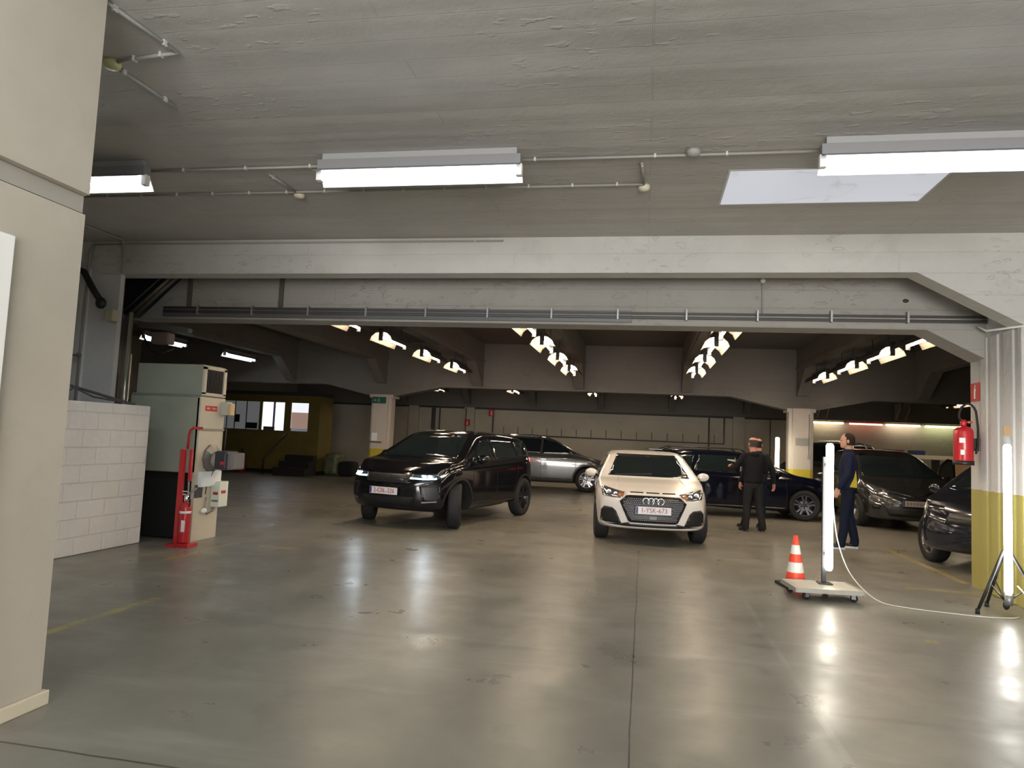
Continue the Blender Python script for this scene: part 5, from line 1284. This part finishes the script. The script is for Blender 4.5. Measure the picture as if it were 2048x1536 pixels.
def person(label, loc, heading, J, jacket, trouser, shoe, sole, hair, hs=1.0, head_turn=0.0, bald=True, collar=True, skin=None):
    t = thing('person', label, 'person', loc, heading); t.scale = (hs,) * 3
    skin = skin or M_SKIN
    T = Matrix.Rotation(head_turn, 4, 'Z')
    lean = J.get('lean', 0.0)
    hc = Vector((lean + .015, 0, 0))
    # bare body: head, neck, trunk core, arms to the hands, legs
    b = MB()
    n0 = len(b.bm.verts)
    eloft(b, [(.035, 0, 1.525, .035, .03), (.045, 0, 1.54, .050, .045), (.025, 0, 1.565, .075, .060), (.008, 0, 1.60, .090, .068), (0, 0, 1.64, .097, .074), (-.004, 0, 1.68, .098, .076), (-.006, 0, 1.715, .088, .070), (-.006, 0, 1.74, .066, .052), (-.006, 0, 1.755, .034, .028)])
    b.ball((.104, 0, 1.618), (.020, .013, .020), 8); b.ball((.098, 0, 1.640), (.010, .009, .026), 8)
    b.ball((.085, 0, 1.575), (.014, .024, .008), 8); b.ball((.080, 0, 1.663), (.018, .050, .010), 8); b.ball((.075, 0, 1.545), (.016, .022, .014), 8)
    for sg in (-1, 1): b.ball((-.005, sg * .078, 1.632), (.020, .010, .033), 8)
    for v in b.bm.verts: v.co = T @ v.co + Vector((hc.x, 0, 0))
    b.tube([(lean * .8 - .01, 0, 1.40), (lean * .9 - .005, 0, 1.48), (lean + .0, 0, 1.58)], .055, 12, rads=[.075, .058, .056])
    eloft(b, [(0, 0, .85, .08, .13), (0, 0, 1.05, .075, .12), (lean * .5, 0, 1.25, .08, .14), (lean * .7, 0, 1.40, .06, .13), (lean * .8, 0, 1.45, .04, .07)])
    for sd, sg in (('L', 1), ('R', -1)):
        sh = Vector((lean * .7, sg * .175, 1.40)); el = Vector(J['elbow' + sd]); wr = Vector(J['wrist' + sd])
        b.tube([(lean * .7, sg * .08, 1.40), sh, el, wr], .04, 10, rads=[.05, .048, .038, .026])
        d = Vector(J.get('hdir' + sd, (wr - el))); hand(b, wr, d, J.get('palm' + sd, (0, -sg, 0)), J.get('curl' + sd, .55), side=sg if 'flip' + sd not in J else -sg)
        hp = Vector((0, sg * .09, .90)); kn = Vector(J['knee' + sd]); an = Vector(J['ankle' + sd])
        b.tube([hp, kn, an], .06, 10, rads=[.075, .050, .036])
    fused(b, 'body', skin, t, .0075, 2)
    # trousers
    b = MB()
    eloft(b, [(0, 0, .80, .09, .14), (0, 0, .88, .118, .168), (0, 0, .98, .115, .165), (0, 0, 1.03, .11, .155)])
    for sd, sg in (('L', 1), ('R', -1)):
        hp = Vector((0, sg * .085, .90)); kn = Vector(J['knee' + sd]); an = Vector(J['ankle' + sd])
        mid = hp.lerp(kn, .5); md2 = kn.lerp(an, .5)
        b.tube([hp + Vector((0, 0, .03)), hp.lerp(kn, .25), mid, kn, md2 + Vector((-.012, 0, 0)), an + Vector((-.005, 0, .03)), an + Vector((0.01, 0, -.035))], .08, 14, rads=[.092, .094, .086, .070, .068, .064, .070])
    fused(b, 'trousers', trouser, t, .012, 3)
    # jacket
    b = MB()
    eloft(b, [(0, 0, .90, .125, .180), (0, 0, .93, .138, .192), (lean * .2, 0, 1.05, .135, .188), (lean * .5, 0, 1.20, .138, .195), (lean * .65, 0, 1.32, .130, .205), (lean * .7, 0, 1.40, .105, .185), (lean * .78, 0, 1.455, .080, .120), (lean * .82, 0, 1.485, .066, .075)])
    for sd, sg in (('L', 1), ('R', -1)):
        sh = Vector((lean * .7, sg * .178, 1.395)); el = Vector(J['elbow' + sd]); wr = Vector(J['wrist' + sd])
        b.tube([(lean * .7, sg * .10, 1.40), sh, sh.lerp(el, .5), el, el.lerp(wr, .5), wr - (wr - el).normalized() * .012], .06, 14, rads=[.072, .076, .066, .058, .052, .046])
    if collar: eloft(b, [(lean * .8, 0, 1.44, .078, .085), (lean * .85, 0, 1.50, .072, .072), (lean * .86, 0, 1.515, .066, .066)])
    else: b.ball((lean * .7 - .07, 0, 1.44), (.06, .10, .06), 10)
    fused(b, 'jacket', jacket, t, .012, 3)
    # shoes
    for sd, sg in (('L', 1), ('R', -1)):
        an = Vector(J['ankle' + sd]); a = math.radians(J.get('toe' + sd, 8 * sg)); R = Matrix.Rotation(a, 4, 'Z')
        b = MB()
        for (x, z, rx, ry, rz) in ((.0, .055, .055, .040, .045), (.07, .05, .07, .045, .035), (.14, .042, .065, .044, .028)):
            b.ball((0, 0, 0), (rx, ry, rz), 12, M=Matrix.Translation(R @ Vector((x, 0, z))) @ R)
        b.tube([(0, 0, .05), (0, 0, .11)], .045, 10)
        o = fused(b, 'shoe', shoe, t, .008, 2); o.location = (an.x, an.y, max(0, an.z - .085))
        s2 = MB(); 
        prof = [(-.055, -.032), (-.06, .0), (-.055, .032), (.05, .042), (.13, .046), (.19, .03), (.205, 0), (.19, -.03), (.13, -.046), (.05, -.042)]
        pr_ = [tuple((R @ Vector((x, y, 0))).xy) for x, y in prof]
        s2.prism(pr_, 'z', .0, .026); s2.build('shoe_sole', sole, o)
    # hair: a close cap round the back and sides
    b = MB(); n = 24
    for ring_i in range(1):
        R = []
        zs = (1.575, 1.60, 1.63, 1.66, 1.69, 1.712) if bald else (1.575, 1.60, 1.63, 1.66, 1.69, 1.72, 1.745, 1.765)
        for z in zs:
            f = max(0.08, 1 - ((z - 1.66) / .108) ** 2) ** .5
            row = []
            for k in range(n + 1):
                a = PI * .42 + (2 * PI - PI * .84) * k / n if z < 1.70 else PI * .30 + (2 * PI - PI * .60) * k / n
                hx_ = interp([(1.565, .075), (1.60, .090), (1.64, .097), (1.68, .098), (1.715, .088), (1.74, .066), (1.762, .03)], z) + .007
                hy_ = interp([(1.565, .060), (1.60, .068), (1.64, .074), (1.68, .076), (1.715, .070), (1.74, .052), (1.762, .025)], z) + .007
                row.append(b.bm.verts.new((-.006 + hx_ * math.cos(a), hy_ * math.sin(a), z)))
            R.append(row)
        for p, q in zip(R, R[1:]):
            for k in range(n): b.bm.faces.new((p[k], p[k + 1], q[k + 1], q[k]))
        if not bald: b.bm.faces.new(R[-1])
    r = bmesh.ops.solidify(b.bm, geom=b.bm.faces[:], thickness=-.012)
    for v in b.bm.verts: v.co = T @ v.co + Vector((hc.x, 0, 0))
    b.build('hair', hair, t, smooth=True)
    e_ = MB()
    for sg in (-1, 1): e_.ball((.085, sg * .031, 1.645), (.009, .013, .007), 8)
    for v in e_.bm.verts: v.co = T @ v.co + Vector((hc.x, 0, 0))
    e_.build('eyes', pm('eye_dark', (.03, .02, .02), .2), t)
    return t
J_KB = pm('jacket_black', (.009, .009, .011), .7, spec=.12, bump=.25, bscale=14)
J_KG = pm('jacket_charcoal', (.014, .016, .016), .75, spec=.12, bump=.25, bscale=14)
J_NV = pm('jacket_navy', (.011, .015, .038), .7, spec=.12, bump=.25, bscale=14)
T_GR = pm('jeans_charcoal', (.020, .019, .018), .8, spec=.12, bump=.2, bscale=18)
T_NV = pm('jeans_navy', (.009, .013, .026), .8, spec=.12, bump=.2, bscale=18)
T_DK = pm('trousers_dark', (.014, .018, .030), .8, spec=.12, bump=.2, bscale=18)
S_DK = pm('shoe_dark', (.015, .014, .014), .5)
SOLE_D = pm('sole_dark', (.05, .05, .05), .6); SOLE_W = pm('sole_pale', (.55, .55, .56), .6)
H_GR = pm('hair_grey', (.10, .085, .075), .8, bump=.4, bscale=60); H_BR = pm('hair_brown', (.045, .026, .018), .8, bump=.4, bscale=60)
SK_R = pm('skin_ruddy', (.52, .22, .16), .55)
person('man in a black jacket seen from behind, holding papers up toward the estate car', (2.02, 13.82, 0), math.radians(106),
       dict(elbowL=(.10, .33, 1.16), wristL=(.34, .27, 1.20), hdirL=(1, .1, .25), palmL=(0, -.3, -1), curlL=.9, elbowR=(.06, -.26, 1.12), wristR=(.26, -.12, 1.10), palmR=(0, 1, 0), curlR=.9,
            kneeL=(.03, .11, .48), ankleL=(-.02, .15, .085), kneeR=(.02, -.12, .48), ankleR=(-.05, -.17, .085), lean=.04),
       J_KB, T_GR, S_DK, SOLE_D, H_GR, .985, .12, True, False, SK_R)
person('man in a charcoal jacket mostly hidden behind the man in black, both arms hanging', (2.19, 14.42, 0), math.radians(112),
       dict(elbowL=(-.02, .30, 1.12), wristL=(.05, .35, .88), hdirL=(.1, .05, -1), palmL=(0, -1, 0), curlL=.6, elbowR=(-.02, -.31, 1.12), wristR=(.03, -.37, .87), hdirR=(.1, -.05, -1), palmR=(0, 1, 0), curlR=.6,
            kneeL=(.05, .16, .48), ankleL=(.02, .27, .085), kneeR=(0, -.10, .48), ankleR=(-.02, -.08, .085)),
       J_KG, T_NV, S_DK, SOLE_D, H_BR, .98, -.9, True, True, SK_R)
p3 = person('man in a navy jacket and yellow shirt standing in profile right of the dolly lamp', (3.24, 12.22, 0), math.radians(168),
       dict(elbowL=(.02, .25, 1.12), wristL=(.15, .22, .90), hdirL=(.35, 0, -1), palmL=(0, -1, 0), curlL=.7, elbowR=(-.05, -.25, 1.13), wristR=(.02, -.24, .88), hdirR=(.1, 0, -1), palmR=(0, 1, 0), curlR=.6,
            kneeL=(.05, .10, .48), ankleL=(.10, .12, .085), kneeR=(-.02, -.11, .48), ankleR=(-.10, -.13, .085)),
       J_NV, T_NV, S_DK, SOLE_W, H_BR, 1.045, .05, False, True)
b = MB()
q = [(-.01, .945), (-.115, .935), (-.115, 1.02), (-.105, 1.12), (-.095, 1.20), (-.07, 1.08)]
A = []
for layer in (.022, -.01):
    A.append([b.bm.verts.new((x, (.192 + layer) * math.sqrt(max(0, 1 - (x / (.142 + layer)) ** 2)) + .004, z)) for x, z in q])
b.bm.faces.new(A[0]); b.bm.faces.new(list(reversed(A[1])))
for k in range(len(q)): b.bm.faces.new((A[0][k], A[1][k], A[1][(k + 1) % len(q)], A[0][(k + 1) % len(q)]))
b.build('yellow_shirt', pm('shirt_yellow', (.55, .42, .03), .8), p3)
t = thing('paper_bundle', 'pale folded papers held up by the man in the black jacket', 'papers', (1.70, 13.93, 1.255), .25)
MB().box(-.13, .12, -.05, .07, .0, .022, .004, Matrix.Rotation(.22, 4, 'Y')).build('paper_sheet', pm('paper_grey', (.42, .42, .36), .7), t)
MB().box(-.05, .14, -.04, .06, .022, .040, .004, Matrix.Rotation(.12, 4, 'Y')).build('paper_sheet', pm('paper_grey2', (.33, .34, .28), .7), t)
